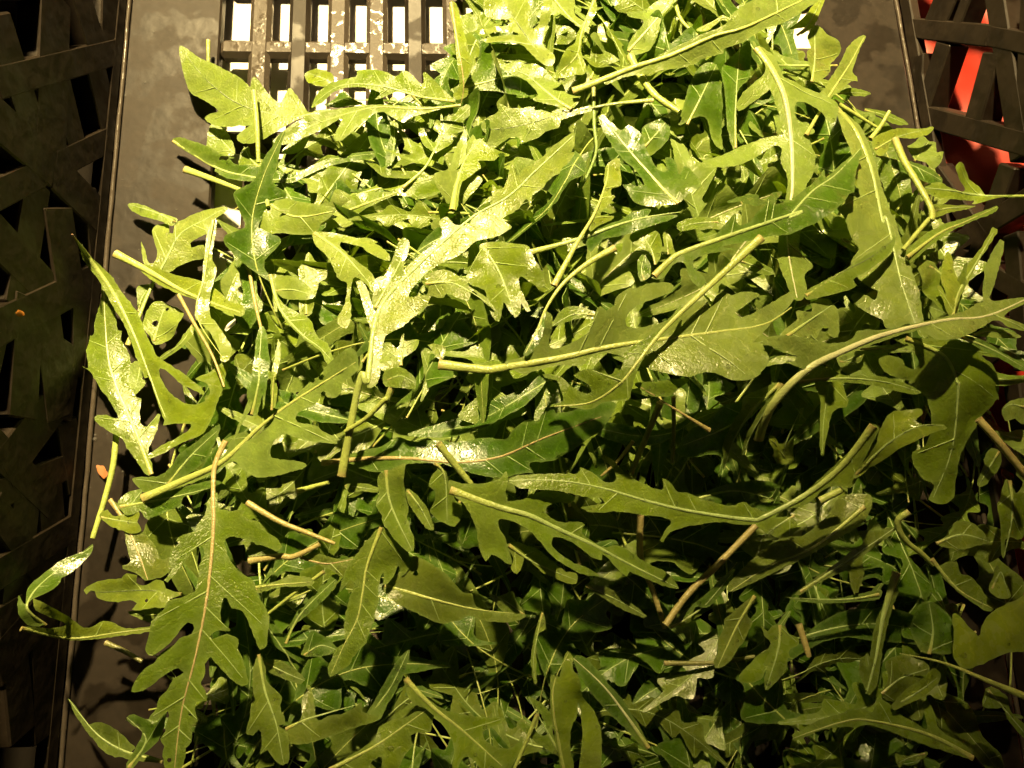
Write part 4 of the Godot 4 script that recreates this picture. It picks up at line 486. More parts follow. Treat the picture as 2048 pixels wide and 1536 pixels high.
	_filler("smooth green leaf underneath, right of the big smooth leaf at the top", 1, 878, 130, -2693, 0.0773, -1.922, -0.038, -0.00)
	_filler("toothed green leaf underneath, above and left of the thin dark upright leaf", 2, -1356, 30, -485, 0.0868, 1.336, 0.000, -0.52)
	_filler("lobed dark leaf underneath, above the V-shaped leaf base", 4, 1186, 242, -508, 0.0750, 2.574, 0.065, -0.14)
	_filler("slim dark leaf underneath, below and right of the white-ribbed leaf above the big smooth leaf", 6, 924, 135, -2442, 0.0672, -2.898, 0.015, -0.53)
	_filler("slim dark leaf underneath, right of the glinting triangular leaf", 6, -463, 318, -1402, 0.0848, -0.591, -0.082, 0.32)
	_filler("lobed dark leaf underneath, above and right of the bright leaf with the curved stalk", 4, -184, 145, -1300, 0.0969, 1.448, -0.038, -0.63)
	_filler("lobed dark leaf underneath, above and right of the one-sided curved leaf", 4, -601, 33, -1269, 0.0655, -2.784, 0.087, 0.35)
	_filler("smooth green leaf underneath, above and left of the long diagonal leaf", 1, -577, 212, -1652, 0.0747, -1.640, -0.127, -0.10)
	_filler("narrow pale leaf underneath, below the large dark sweeping leaf, tip toward upper right", 3, 424, 453, -717, 0.0934, 0.929, -0.014, 0.08)
	_filler("lobed pale leaf underneath, below the big purple-stemmed leaf", 8, 1314, 451, -445, 0.0587, 1.926, -0.048, -0.19)
	_filler("narrow pale leaf underneath, below and left of the large half-shaded leaf", 3, 1525, 74, -825, 0.0707, -2.088, -0.062, -0.37)
	_filler("blunt dark leaf underneath, right of the big smooth leaf at the top", 5, 1172, 171, -1789, 0.1004, 1.930, 0.054, 0.30)
	_filler("slim dark leaf underneath, right of the broad leaf on the thick level stalk", 6, -6, 423, -520, 0.0782, 0.804, 0.104, -1.29)
	_filler("narrow pale leaf underneath, below and left of the level pale leaf underside", 3, 375, 120, -2049, 0.0947, -2.550, 0.045, 0.31)
	_filler("lobed dark leaf underneath, above and right of the large level shaded leaf", 4, -441, 257, -345, 0.0582, 0.849, -0.050, 0.41)
	_filler("blunt dark leaf underneath, above and left of the large half-shaded leaf", 5, 1191, 222, -1046, 0.0829, -0.971, 0.007, 0.24)
	_filler("lobed pale leaf underneath, above and left of the thick white-ribbed leaf", 8, 921, 270, -2305, 0.0968, -1.638, 0.048, -0.14)
	_filler("blunt dark leaf underneath, right of the large half-shaded leaf", 5, 1460, 392, -901, 0.0734, -1.072, 0.298, 0.17)
	_filler("smooth green leaf underneath, below and left of the white-ribbed leaf above the big smooth leaf", 1, 87, 75, -1949, 0.0998, 0.806, 0.067, 0.31)
	_filler("lobed pale leaf underneath, above the large level shaded leaf, tip toward left", 8, 34, 270, -464, 0.0800, 2.917, -0.007, 0.22)
	_filler("lobed pale leaf underneath, left of the large dark sweeping leaf", 8, 810, 400, -874, 0.0904, 1.911, -0.052, 0.09)
	_filler("lobed green leaf underneath, below and left of the long wet pale leaf on the right", 0, 905, 406, -1401, 0.0669, -1.114, -0.069, 0.01)
	_filler("smooth green leaf underneath, above the bright leaf with the straight stalk", 1, 458, 213, -1745, 0.0643, -2.381, -0.047, -0.07)
	_filler("smooth green leaf underneath, above and right of the white-ribbed leaf above the big smooth leaf", 1, 899, 76, -2126, 0.0987, 1.941, 0.072, -0.16)
	_filler("lobed dark leaf underneath, right of the big smooth leaf at the top", 4, 533, 183, -2300, 0.0638, -0.142, 0.018, 0.34)
	_filler("lobed dark leaf underneath, above the long leaf along the black hollow", 4, 377, 331, -273, 0.0629, 1.200, -0.078, -0.30)
	_filler("smooth green leaf underneath, below and left of the bright leaf with the curved stalk", 1, -877, 107, -1463, 0.0694, 0.130, -0.004, -0.05)
	_filler("lobed green leaf underneath, below the broad leaf on the thick level stalk", 0, 550, 285, -342, 0.0768, 2.607, -0.090, -0.33)
	_filler("smooth green leaf underneath, above the glinting triangular leaf", 1, -510, 226, -1518, 0.0811, -0.488, 0.016, 0.29)
	_filler("toothed green leaf underneath, below and left of the large dark sweeping leaf", 2, 685, 322, -938, 0.0646, 2.026, 0.109, 0.06)
	_filler("toothed green leaf underneath, below and right of the one-sided curved leaf", 2, -880, 221, -469, 0.0837, 1.166, -0.043, -0.31)
	_filler("smooth green leaf underneath, right of the bright leaf with the curved stalk", 1, 50, 125, -2116, 0.0750, -1.954, -0.029, -0.00)
	_filler("lobed pale leaf underneath, above and right of the glinting triangular leaf", 8, -270, 231, -878, 0.0967, 1.062, 0.040, -0.19)
	_filler("slim dark leaf underneath, below the long diagonal leaf", 6, -277, 304, -626, 0.0557, 2.510, 0.040, -0.43)
	_filler("narrow pale leaf underneath, below the glinting triangular leaf", 3, -309, 250, -610, 0.0667, 1.185, -0.026, 0.08)
	_filler("toothed green leaf underneath, above the one-sided curved leaf", 2, -1056, 61, -1497, 0.0623, -1.342, 0.086, 0.04)
	_filler("toothed green leaf underneath, below and left of the long diagonal leaf", 2, -500, 193, -1489, 0.0933, -1.601, 0.107, -0.32)
	_filler("slim dark leaf underneath, below the two-pronged upright leaf", 6, 1335, 244, -1101, 0.0710, -0.842, 0.354, -0.27)
	_filler("slim dark leaf underneath, right of the finger-lobed pale leaf", 6, -765, 62, -963, 0.0765, 1.651, -0.042, -0.99)
	_filler("narrow pale leaf underneath, below and right of the finger-lobed pale leaf", 3, -390, 146, -1028, 0.0657, 2.561, -0.021, -0.83)
	_filler("blunt dark leaf underneath, right of the broad shaded dark leaf", 5, 1229, 181, -1756, 0.0671, 2.507, -0.010, -0.01)
	_filler("blunt dark leaf underneath, right of the bright leaf with the straight stalk", 5, 280, 204, -1067, 0.0585, 1.437, 0.152, -0.61)
	_filler("slim dark leaf underneath, above the long diagonal leaf", 6, -708, 175, -1701, 0.0788, -1.103, -0.033, -0.18)
	_filler("narrow pale leaf underneath, above and right of the smooth dark three-lobed leaf", 3, 590, 200, -2438, 0.1042, -1.698, -0.021, 0.12)
	_filler("toothed green leaf underneath, above and left of the large dark sweeping leaf", 2, 988, 368, -1680, 0.0655, -2.375, 0.064, -0.31)
	_filler("blunt dark leaf underneath, below the leaf on the long straight yellow stalk", 5, 595, 426, -593, 0.0550, -3.040, 0.035, -0.40)
	_filler("lobed dark leaf underneath, left of the thick white-ribbed leaf", 4, 1196, 265, -1676, 0.0825, -3.109, -0.025, -0.41)
	_filler("lobed pale leaf underneath, above the smooth dark three-lobed leaf", 8, 719, 187, -1591, 0.0979, 2.194, 0.051, 0.50)
	_filler("blunt dark leaf underneath, below the broad leaf on the thick level stalk", 5, 160, 426, -1007, 0.0725, -1.324, -0.041, -0.15)
	_filler("blunt dark leaf underneath, left of the glinting triangular leaf", 5, -701, 238, -1061, 0.0758, 0.380, 0.078, 0.17)
	_filler("lobed dark leaf underneath, below and right of the long diagonal leaf", 4, -30, 203, -859, 0.0818, 2.766, -0.095, 0.21)
	_filler("toothed green leaf underneath, above the V-shaped leaf base", 2, 1223, 30, -951, 0.0778, -2.084, 0.000, 0.74)
	_filler("slim dark leaf underneath, left of the big purple-stemmed leaf", 6, 856, 368, -634, 0.0554, 0.398, 0.008, 0.25)
	_filler("blunt dark leaf underneath, left of the big purple-stemmed leaf", 5, 1324, 434, -1156, 0.0885, -2.185, -0.022, -0.56)
	_deep_leaves()
	for p in protos:
		p.free()
	_scraps()

# ------------------------------------------------------------------ bookkeeping
func _numbered(called: String) -> String:
	var n: int = numbers.get(called, 0)
	numbers[called] = n + 1
	return called if n == 0 else "%s_%03d" % [called, n]

func _thing(called: String, label: String, category: String, at := Vector3.ZERO, group := "") -> Node3D:
	var o := Node3D.new()
	o.name = _numbered(called)
	add_child(o)
	o.position = at
	_tag(o, label, category, group)
	return o

func _tag(o: Node3D, label: String, category: String, group := ""):
	o.set_meta("label", label)
	o.set_meta("category", category)
	if group:
		o.set_meta("group", group)

func _part(called: String, mesh: Mesh, m: Material, parent: Node, at := Transform3D()) -> MeshInstance3D:
	var o := MeshInstance3D.new()
	o.name = _numbered(called) if parent == self else called
	o.mesh = mesh
	o.material_override = m
	o.transform = at
	parent.add_child(o, true)
	return o

# ------------------------------------------------------------------ materials
func _tex(im: Image) -> ImageTexture:
	return ImageTexture.create_from_image(im)

func _mat(called: String, c: Color, rough: float) -> StandardMaterial3D:
	var m := StandardMaterial3D.new()
	m.resource_name = called
	m.albedo_color = c.linear_to_srgb()
	m.roughness = rough
	mats[called] = m
	return m

func _materials():
	# leaf skin: side veins, a fine net between them, mottling and small dark specks
	var n := 384
	var col := Image.create(n, n, false, Image.FORMAT_RGB8)
	var hgt := Image.create(n, n, false, Image.FORMAT_RGB8)
	var cell := FastNoiseLite.new()
	cell.noise_type = FastNoiseLite.TYPE_CELLULAR
	cell.cellular_distance_function = FastNoiseLite.DISTANCE_EUCLIDEAN
	cell.cellular_return_type = FastNoiseLite.RETURN_DISTANCE2_SUB
	cell.frequency = 1.0
	var soft := FastNoiseLite.new()
	soft.seed = 9
	soft.frequency = 1.0
	var R := 40.0 / TAU
	for j in n:
		var v := 40.0 * j / n
		var cy := cos(TAU * j / n) * R
		var sy := sin(TAU * j / n) * R
		for i in n:
			var d := (float(i) / n - 0.5) * 50.0
			var w := soft.get_noise_3d(d * 0.18, cy * 0.18, sy * 0.18)
			var w2 := soft.get_noise_3d(d * 0.8 + 50.0, cy * 0.8, sy * 0.8)
			var ph := (v + absf(d) * -0.75 + w * 3.0 + (4.0 if d > 0.0 else 0.0)) / 8.0
			var off := absf(ph - roundf(ph)) * 8.0
			var vein := clampf(1.0 - off / 0.42, 0.0, 1.0)
			var net := cell.get_noise_3d(d * 0.55, cy * 0.55, sy * 0.55)   # -1 at the cell walls
			var wall := clampf(1.0 - (net + 1.0) / 0.35, 0.0, 1.0)
			var dome := clampf((net + 1.0) * 0.9, 0.0, 1.0)
			var a := 0.80 + 0.14 * vein + 0.02 * wall + 0.09 * w + 0.05 * w2
			var speck := soft.get_noise_3d(d * 1.3 - 90.0, cy * 1.3, sy * 1.3)
			if speck > 0.66:
				a *= 0.45
			var r := a * (0.98 + 0.07 * vein + 0.05 * w2)
			col.set_pixel(i, j, Color(r, a, a * (0.9 + 0.1 * vein - 0.10 * w)).linear_to_srgb())
			var h := 0.42 + 0.30 * dome - 0.30 * vein - 0.10 * wall + 0.30 * w2 + 0.18 * soft.get_noise_3d(d * 1.7, cy * 1.7 + 30.0, sy * 1.7)
			hgt.set_pixel(i, j, Color(h, h, h))
	var tc := _tex(col)
	var th := _tex(hgt)
	var wet := FastNoiseLite.new()
	wet.seed = 3
	wet.frequency = 0.03
	var wi := wet.get_seamless_image(256, 256)
	wi.convert(Image.FORMAT_RGB8)
	for j in 256:
		for i in 256:
			var q := smoothstep(0.38, 0.62, wi.get_pixel(i, j).r)
			var g := lerpf(0.21, 0.38, q)
			wi.set_pixel(i, j, Color(g, g, g))
	var tw := _tex(wi)
	for k in 3:
		var m := _mat("leaf_skin_%d" % k, Color.WHITE, 1.0)
		m.albedo_color = Color.WHITE
		m.vertex_color_use_as_albedo = true
		m.albedo_texture = tc
		m.heightmap_enabled = true
		m.heightmap_texture = th
		m.heightmap_scale = [0.014, 0.019, 0.026][k]
		m.roughness_texture = tw
		m.roughness = [0.85, 1.0, 1.2][k] if k < 2 else 1.0
		m.metallic_specular = [0.50, 0.45, 0.38][k]
		m.cull_mode = BaseMaterial3D.CULL_DISABLED
		m.backlight_enabled = true
		m.backlight = Color(0.70, 0.78, 0.20).linear_to_srgb()
	var ms := _mat("stalk_skin", Color.WHITE, 0.34)
	ms.albedo_color = Color.WHITE
	ms.vertex_color_use_as_albedo = true
	var fine := FastNoiseLite.new()
	fine.seed = 21
	fine.frequency = 0.05
	var fi := fine.get_seamless_image(256, 256)
	fi.convert(Image.FORMAT_RGB8)
	var tf := _tex(fi)
	ms.heightmap_enabled = true
	ms.heightmap_texture = tf
	ms.heightmap_scale = 0.02
	ms.uv1_triplanar = true
	ms.uv1_scale = Vector3(60, 60, 60)
	# crate plastic, wet and scuffed
	var pn := FastNoiseLite.new()
	pn.seed = 31
	pn.frequency = 0.012
	pn.fractal_octaves = 5
	var pi_ := pn.get_seamless_image(512, 512)
	pi_.convert(Image.FORMAT_RGB8)
	var pa := Image.create(512, 512, false, Image.FORMAT_RGB8)
	var pr := Image.create(512, 512, false, Image.FORMAT_RGB8)
	for j in 512:
		for i in 512:
			var q := pi_.get_pixel(i, j).r
			var film := smoothstep(0.44, 0.62, q)
			var grain := 0.8 + 0.4 * fi.get_pixel(i % 256, j % 256).r
			var a := (0.019 - 0.007 * film) * grain
			pa.set_pixel(i, j, Color(a, a * 0.76, a * 0.54).linear_to_srgb())
			var g := lerpf(0.58, 0.42, film)
			pr.set_pixel(i, j, Color(g, g, g))
	for k in 2:
		var m := _mat(["crate_floor_plastic", "crate_wall_plastic"][k], Color.WHITE, 1.0)
		m.albedo_color = Color.WHITE if k == 0 else Color(1.0, 0.97, 0.92)
		m.albedo_texture = _tex(pa)
		m.roughness_texture = _tex(pr)
		m.roughness = 1.0
		m.uv1_triplanar = true
		m.uv1_world_triplanar = true
		m.uv1_scale = Vector3(7, 7, 7)
		m.heightmap_enabled = true
		m.heightmap_texture = tf
		m.heightmap_scale = 0.012 if k == 0 else 0.03
		m.metallic_specular = 0.28 if k == 0 else 0.34
	var mw := _mat("wet_rib_plastic", Color(0.050, 0.041, 0.032), 0.38)
	var prw := Image.create(256, 256, false, Image.FORMAT_RGB8)
	for j in 256:
		for i in 256:
			var g := lerpf(0.46, 0.13, smoothstep(0.55, 0.66, fi.get_pixel(i, j).r))
			prw.set_pixel(i, j, Color(g, g, g))
	mw.roughness = 1.0
	mw.roughness_texture = _tex(prw)
	mw.heightmap_enabled = true
	mw.heightmap_texture = tf
	mw.heightmap_scale = 0.022
	mw.uv1_triplanar = true
	mw.uv1_world_triplanar = true
	mw.uv1_scale = Vector3(11, 11, 11)
	mw.metallic_specular = 0.22
	_mat("white_paper", Color(0.80, 0.77, 0.72), 0.7)
	_mat("dark_tabletop", Color(0.014, 0.012, 0.010), 0.95).metallic_specular = 0.1
	var mr := _mat("red_plastic_sheet", Color(0.42, 0.024, 0.010), 0.4)
	mr.backlight_enabled = true
	mr.backlight = Color(0.5, 0.06, 0.02).linear_to_srgb()
	_mat("brown_cardboard", Color(0.24, 0.14, 0.07), 0.85)
	_mat("dry_leaf", Color(0.30, 0.11, 0.03), 0.7)
	_mat("orange_scrap", Color(0.42, 0.16, 0.02), 0.6)
	var md := _mat("water", Color(1, 1, 1), 0.03)
	md.albedo_color = Color(1, 1, 1, 0.05)
	md.transparency = BaseMaterial3D.TRANSPARENCY_ALPHA
	md.metallic_specular = 0.6
	_mat("lamp_shade_metal", Color(0.05, 0.05, 0.05), 0.4)
	var mb := _mat("lamp_glow", Color(1, 0.8, 0.5), 0.5)
	mb.emission_enabled = true
	mb.emission = Color(1.0, 0.78, 0.48)
	mb.emission_energy_multiplier = 8.0
	var mc := _mat("fill_lamp_glow", Color(1, 0.9, 0.75), 0.5)
	mc.emission_enabled = true
	mc.emission = Color(1.0, 0.88, 0.68)
	mc.emission_energy_multiplier = 0.4

# ------------------------------------------------------------------ lamps
func _pendant_lamp(at: Vector3, energy: float):
	var t := _thing("pendant_lamp", "warm pendant lamp with an added dark shade that cuts off its light, hanging beyond the far end of the crate", "lamp", at)
	t.rotation_degrees = Vector3(0, 0, -5)  # tilted to slant the edge of the darkened zone
	var bulb := SphereMesh.new()
	bulb.radius = 0.035
	bulb.height = 0.07
	_part("bulb", bulb, mats.lamp_glow, t)
	var prof := [Vector2(0.03, 0.10), Vector2(0.08, 0.09), Vector2(0.13, 0.04), Vector2(0.165, -0.05), Vector2(0.2438, -0.252), Vector2(0.2403, -0.254), Vector2(0.161, -0.05), Vector2(0.126, 0.037), Vector2(0.077, 0.086), Vector2(0.03, 0.095)]  # unseen shade, added and shaped to keep light off the near end
	var shade := _lathe(prof, 40)
	_part("added_lamp_shade", shade, mats.lamp_shade_metal, t, Transform3D())
	var cord := CylinderMesh.new()
	cord.top_radius = 0.003
	cord.bottom_radius = 0.003
	cord.height = 1.2
	_part("cord", cord, mats.lamp_shade_metal, t, Transform3D(Basis(), Vector3(0, 0.72, 0)))
	var l := OmniLight3D.new()
	l.name = "pendant_light"
	l.light_color = Color(1.0, 0.88, 0.62)
	l.light_energy = energy
	l.light_size = 0.034
	l.omni_range = 5.0
	l.omni_attenuation = 2.0
	l.shadow_enabled = true
	t.add_child(l)

func _added_fill_lamp(at: Vector3, energy: float):  # unseen lamp, added as weak fill light
	var t := _thing("added_fill_lamp", "added dim square fill lamp, unseen, high above the near end of the crate", "lamp", at)
	_part("fill_lamp_housing", _box(Vector3(0.84, 0.05, 0.84), 0.005), mats.lamp_shade_metal, t, Transform3D(Basis(), Vector3(0, 0.03, 0)))
	_part("fill_lamp_diffuser", _box(Vector3(0.8, 0.01, 0.8), 0.003), mats.fill_lamp_glow, t, Transform3D(Basis(), Vector3(0, -0.002, 0)))
	var l := AreaLight3D.new()
	l.name = "added_fill_light"
	l.light_color = Color(1.0, 0.84, 0.62)
	l.area_size = Vector2(0.8, 0.8)
	l.light_energy = energy
	l.area_range = 6.0
	l.area_attenuation = 2.0
	l.shadow_enabled = true
	l.position = Vector3(0, -0.02, 0)
	l.rotation_degrees = Vector3(-90, 0, 0)
	t.add_child(l)

# ------------------------------------------------------------------ shapes
func _lathe(prof: Array, sides: int) -> ArrayMesh:
	var st := SurfaceTool.new()
	st.begin(Mesh.PRIMITIVE_TRIANGLES)
	var n := prof.size()
	for i in n:
		var a: Vector2 = prof[i]
		for k in sides:
			var f := TAU * k / sides
			st.add_vertex(Vector3(a.x * cos(f), a.y, a.x * sin(f)))
	for i in n:
		var i2 := (i + 1) % n
		for k in sides:
			var k2 := (k + 1) % sides
			for v in [i * sides + k, i2 * sides + k, i2 * sides + k2, i * sides + k, i2 * sides + k2, i * sides + k2]:
				st.add_index(v)
	st.generate_normals()
	return st.commit()

# a box with chamfered edges, centred on its own origin
func _box(s: Vector3, c: float) -> ArrayMesh:
	var st := SurfaceTool.new()
	st.begin(Mesh.PRIMITIVE_TRIANGLES)
	st.set_smooth_group(-1)
	var h := s * 0.5
	c = minf(c, minf(h.x, minf(h.y, h.z)) * 0.6)
	var faces := []
	for ax in 3:
		for sg in [-1.0, 1.0]:
			var q := []
			for uv in [[-1, -1], [1, -1], [1, 1], [-1, 1]]:
				var p := Vector3.ZERO
				p[ax] = h[ax] * sg
				p[(ax + 1) % 3] = (h[(ax + 1) % 3] - c) * uv[0]
				p[(ax + 2) % 3] = (h[(ax + 2) % 3] - c) * uv[1]
				q.append(p)
			faces.append(q)
	for ax in 3:                      # edge chamfers
		var b := (ax + 1) % 3
		var d := (ax + 2) % 3
		for sb in [-1.0, 1.0]:
			for sd in [-1.0, 1.0]:
				var q := []
				for e in [[-1, 0], [1, 0], [1, 1], [-1, 1]]:
					var p := Vector3.ZERO
					p[ax] = (h[ax] - c) * e[0]
					p[b] = (h[b] - (c if e[1] == 1 else 0.0)) * sb
					p[d] = (h[d] - (0.0 if e[1] == 1 else c)) * sd
					q.append(p)
				faces.append(q)
	for sx in [-1.0, 1.0]:            # corners
		for sy in [-1.0, 1.0]:
			for sz in [-1.0, 1.0]:
				faces.append([Vector3(h.x * sx, (h.y - c) * sy, (h.z - c) * sz), Vector3((h.x - c) * sx, h.y * sy, (h.z - c) * sz), Vector3((h.x - c) * sx, (h.y - c) * sy, h.z * sz)])
	for q in faces:
		var nrm: Vector3 = (q[1] - q[0]).cross(q[2] - q[0])
		var mid := Vector3.ZERO
		for p in q:
			mid += p
		var f: Array = q.duplicate()
		if nrm.dot(mid) > 0.0:
			f.reverse()
		for k in range(1, f.size() - 1):
			st.add_vertex(f[0])
			st.add_vertex(f[k])
			st.add_vertex(f[k + 1])
	st.generate_normals()
	return st.commit()

# ------------------------------------------------------------------ the crate
func _surroundings():
	var top := _part("tabletop", _box(Vector3(3.0, 0.03, 2.4), 0.003), mats.dark_tabletop, self, Transform3D(Basis(), Vector3(0, -0.0325, -0.1)))
	top.set_meta("kind", "structure")
	top.set_meta("label", "dark tabletop that the crate stands on")
	# white paper under the slotted floor, slightly wavy
	var paper := _sheet(Vector3(-0.155, -0.0150, FAR_Z + 0.01), Vector3(0.310, 0, 0), Vector3(0, 0, 0.31), 24, 20, 0.0007, 12.0)
	var p := _part("paper_sheet", paper, mats.white_paper, self)
	_tag(p, "white paper sheet lying under the slotted crate floor", "paper")
	var red := _sheet(Vector3(0.196, -0.0165, -0.46), Vector3(0.14, 0.15, 0), Vector3(0.0, 0, 0.62), 30, 60, 0.008, 22.0)
	var r := _part("plastic_sheet", red, mats.red_plastic_sheet, self)
	_tag(r, "crumpled red plastic sheet seen through the right lattice wall", "plastic sheet")
	# dark crate standing to the left, and a piece of cardboard between the two
	var c := _thing("neighbouring_crate", "dark crate side standing close behind the left lattice wall", "crate", Vector3(-0.285, -0.0172, -0.09))
	for k in 4:
		_part("crate_slat", _box(Vector3(0.012, 0.030, 0.60), 0.002), mats.dark_tabletop, c, Transform3D(Basis(), Vector3(0, 0.020 + 0.041 * k, 0)))
	for k in 5:
		_part("crate_post", _box(Vector3(0.010, 0.165, 0.020), 0.002), mats.dark_tabletop, c, Transform3D(Basis(), Vector3(-0.0115, 0.084, -0.28 + 0.14 * k)))
	_part("rim", _box(Vector3(0.075, 0.005, 0.62), 0.0015), mats.dark_tabletop, c, Transform3D(Basis(), Vector3(0.040, 0.170, 0.0)))  # wide flange added to keep lamp light out of the gap
	var b := _part("cardboard_piece", _sheet(Vector3(-0.252, -0.0165, -0.225), Vector3(-0.012, 0.10, 0.006), Vector3(0.0, 0.0, 0.035), 6, 6, 0.0012, 30.0), mats.brown_cardboard, self)
	_tag(b, "brown cardboard strip seen through the upper left of the left lattice wall", "cardboard")
	var b2 := _part("cardboard_piece", _sheet(Vector3(-0.255, -0.0165, -0.085), Vector3(-0.012, 0.085, 0.006), Vector3(0.0, 0.0, 0.03), 6, 6, 0.0012, 30.0), mats.brown_cardboard, self)
	_tag(b2, "brown cardboard scrap seen lower down through the left lattice wall, beside the upright leaf", "cardboard")

func _sheet(o: Vector3, a: Vector3, b: Vector3, na: int, nb: int, amp: float, freq: float) -> ArrayMesh:
	var st := SurfaceTool.new()
	st.begin(Mesh.PRIMITIVE_TRIANGLES)
	var nrm := b.cross(a).normalized()
	for j in nb + 1:
		for i in na + 1:
			var p := o + a * (float(i) / na) + b * (float(j) / nb)
			p += nrm * amp * (noise.get_noise_3d(p.x * freq, p.y * freq, p.z * freq) + 0.5 * noise.get_noise_3d(p.x * freq * 3.1, p.y * freq * 3.1, p.z * freq * 3.1))
			st.set_uv(Vector2(float(i) / na, float(j) / nb))
			st.add_vertex(p)
	for j in nb:
		for i in na:
			var v := j * (na + 1) + i
			for q in [v, v + 1, v + na + 2, v, v + na + 2, v + na + 1]:
				st.add_index(q)
	st.generate_normals()
	return st.commit()

func _crate():
	crate = _thing("produce_crate", "black plastic crate with slotted floor and crossed lattice walls, full of wet leaves", "crate")
	var t := 0.0065
	var zc := (FAR_Z + NEAR_Z) * 0.5
	var ln := NEAR_Z - FAR_Z
	for s in [-1.0, 1.0]:
		_part("floor_strip", _box(Vector3(0.040, t, ln), 0.0008), mats.crate_floor_plastic, crate, Transform3D(Basis(), Vector3(s * 0.1598, -t * 0.5, zc)))
		# the raised bead where floor and side wall meet
		_part("floor_bead", _bead(ln), mats.wet_rib_plastic, crate, Transform3D(Basis(), Vector3(s * 0.1803, 0.0004, zc)))
	for k in 15:
		_part("floor_rib", _box(Vector3(0.0096, t, ln - 0.02), 0.0020), mats.wet_rib_plastic if k % 3 != 1 else mats.crate_floor_plastic, crate, Transform3D(Basis(), Vector3(-0.1225 + 0.0175 * k, -t * 0.5 - 0.0002, zc)))
	for k in 13:
		var z := -0.3755 + 0.046 * k
		if z > NEAR_Z - 0.006:
			break
		_part("floor_crossbar", _box(Vector3(0.2806, t + 0.001, 0.0092), 0.0021), mats.wet_rib_plastic if k % 2 == 1 else mats.crate_floor_plastic, crate, Transform3D(Basis(), Vector3(0, -t * 0.5 - 0.0011, z + 0.0005)))
	for s in [-1.0, 1.0]:
		for fz in [FAR_Z + 0.02, zc, NEAR_Z - 0.02]:
			_part("foot", _box(Vector3(0.03, 0.0100, 0.018), 0.002), mats.crate_wall_plastic, crate, Transform3D(Basis(), Vector3(s * 0.16, -t - 0.0052, fz)))
	# rails and posts of the walls
	for s in [-1.0, 1.0]:
		_wall_box("lower_rail", int(s), 0.0048, FAR_Z, 0.0048, NEAR_Z, 0.0070, 0.0046)
		_wall_box("upper_rail", int(s), WALL_H, FAR_Z, WALL_H, NEAR_Z, 0.016, 0.009)
		_part("rim", _box(Vector3(0.010, 0.005, ln + 0.02), 0.0012), mats.crate_wall_plastic, crate, Transform3D(Basis(), Vector3(s * (HALF + LEAN * WALL_H + 0.007), WALL_H + 0.0075, zc)))
		for z in [FAR_Z, NEAR_Z]:
			_wall_box("corner_post", int(s), 0.0, z, WALL_H, z, 0.024, 0.0085)
		# lattice past the part the picture shows
		for k in 5:
			_wall_box("lattice_bar", int(s), 0.004, FAR_Z + 0.02 * k, WALL_H, FAR_Z + 0.06 - 0.02 * (k % 3) + 0.012 * k, 0.009, 0.0042 + 0.0001 * k)
			_wall_box("lattice_bar", int(s), 0.004, NEAR_Z - 0.028 * k, WALL_H, NEAR_Z - 0.06 + 0.03 * (k % 3) - 0.02 * k, 0.009, 0.0042 + 0.0001 * k)
	_bar(-1, 773, -1647, 6, -2333, 107)
	_bar(-1, 795, -1536, 411, -1537, 163)
	_bar(-1, 411, -1537, -10, -1507, 169)
	_bar(-1, 729, -1255, 19, -1893, 104)
	_bar(-1, 513, -2216, 432, -1553, 226)
	_bar(-1, 810, -1885, 483, -1541, 166)
	_bar(-1, 357, -2345, 200, -2197, 171)
	_bar(-1, 117, -2545, 83, -2269, 263)
	_bar(-1, 430, -1909, 252, -1683, 147)
	_bar(-1, 212, -2136, 22, -1911, 175)
	_bar(-1, 662, -2104, 641, -2081, 337)
	_bar(-1, 711, -1161, 328, -1071, 163)
	_bar(-1, 484, -1451, 516, -948, 153)
	_bar(-1, 360, -1405, 197, -1080, 200)
	_bar(-1, 17, -1262, 649, -828, 129)
	_bar(-1, 465, -1016, 427, -586, 167)
	_bar(-1, 372, -1019, 203, -630, 182)
	_bar(-1, 126, -1139, 70, -819, 174)
	_bar(-1, 170, -929, 194, -631, 139)
	_bar(-1, 587, -877, 613, -706, 79)
	_bar(-1, 162, -1592, 13, -1239, 115)
	_bar(-1, 224, -696, 498, -397, 158)
	_bar(-1, 585, -482, 193, -318, 130)
	_bar(-1, 157, -632, -36, -264, 143)
	_bar(-1, -44, -522, 552, -303, 104)
	_bar(-1, 349, -379, 353, 31, 160)
	_bar(-1, 225, -393, 85, 39, 162)
	_bar(-1, -6, -262, 492, -58, 111)
	_bar(-1, 535, -287, 57, 40, 117)
	_bar(-1, 69, -27, 426, 223, 156)
	_bar(-1, 393, 13, 236, 459, 144)
	_bar(-1, 194, 18, 85, 486, 169)
	_bar(1, 32, -2493, 485, -2107, 87)
	_bar(1, 485, -2107, 701, -1902, 81)
	_bar(1, -19, -2065, 608, -1524, 91)
	_bar(1, 434, -2373, 301, -2260, 69)
	_bar(1, 236, -2259, 16, -2042, 111)
	_bar(1, 482, -2031, 290, -1785, 110)
	_bar(1, 550, -2276, 513, -1537, 102)
	_bar(1, 313, -2459, 188, -2374, 169)
	_bar(1, 697, -2142, 532, -1615, 43)
	_bar(1, 82, -2309, -12, -2010, 62)
	_bar(1, 13, -1780, 254, -1295, 86)
	_bar(1, 454, -1536, 100, -1148, 97)
	_bar(1, 568, -1359, -92, -1353, 98)
	_bar(1, 11, -1376, 469, -955, 85)
	_bar(1, 402, -1265, 328, -723, 84)
	_bar(1, 235, -1218, 80, -788, 97)
	_bar(1, -122, -1231, 419, -752, 77)
	_bar(1, 456, -904, -48, -760, 82)
	_bar(1, -267, -637, 312, -312, 86)
	_bar(1, 38, -755, -172, -254, 101)
	_bar(1, 264, -699, 219, -217, 86)
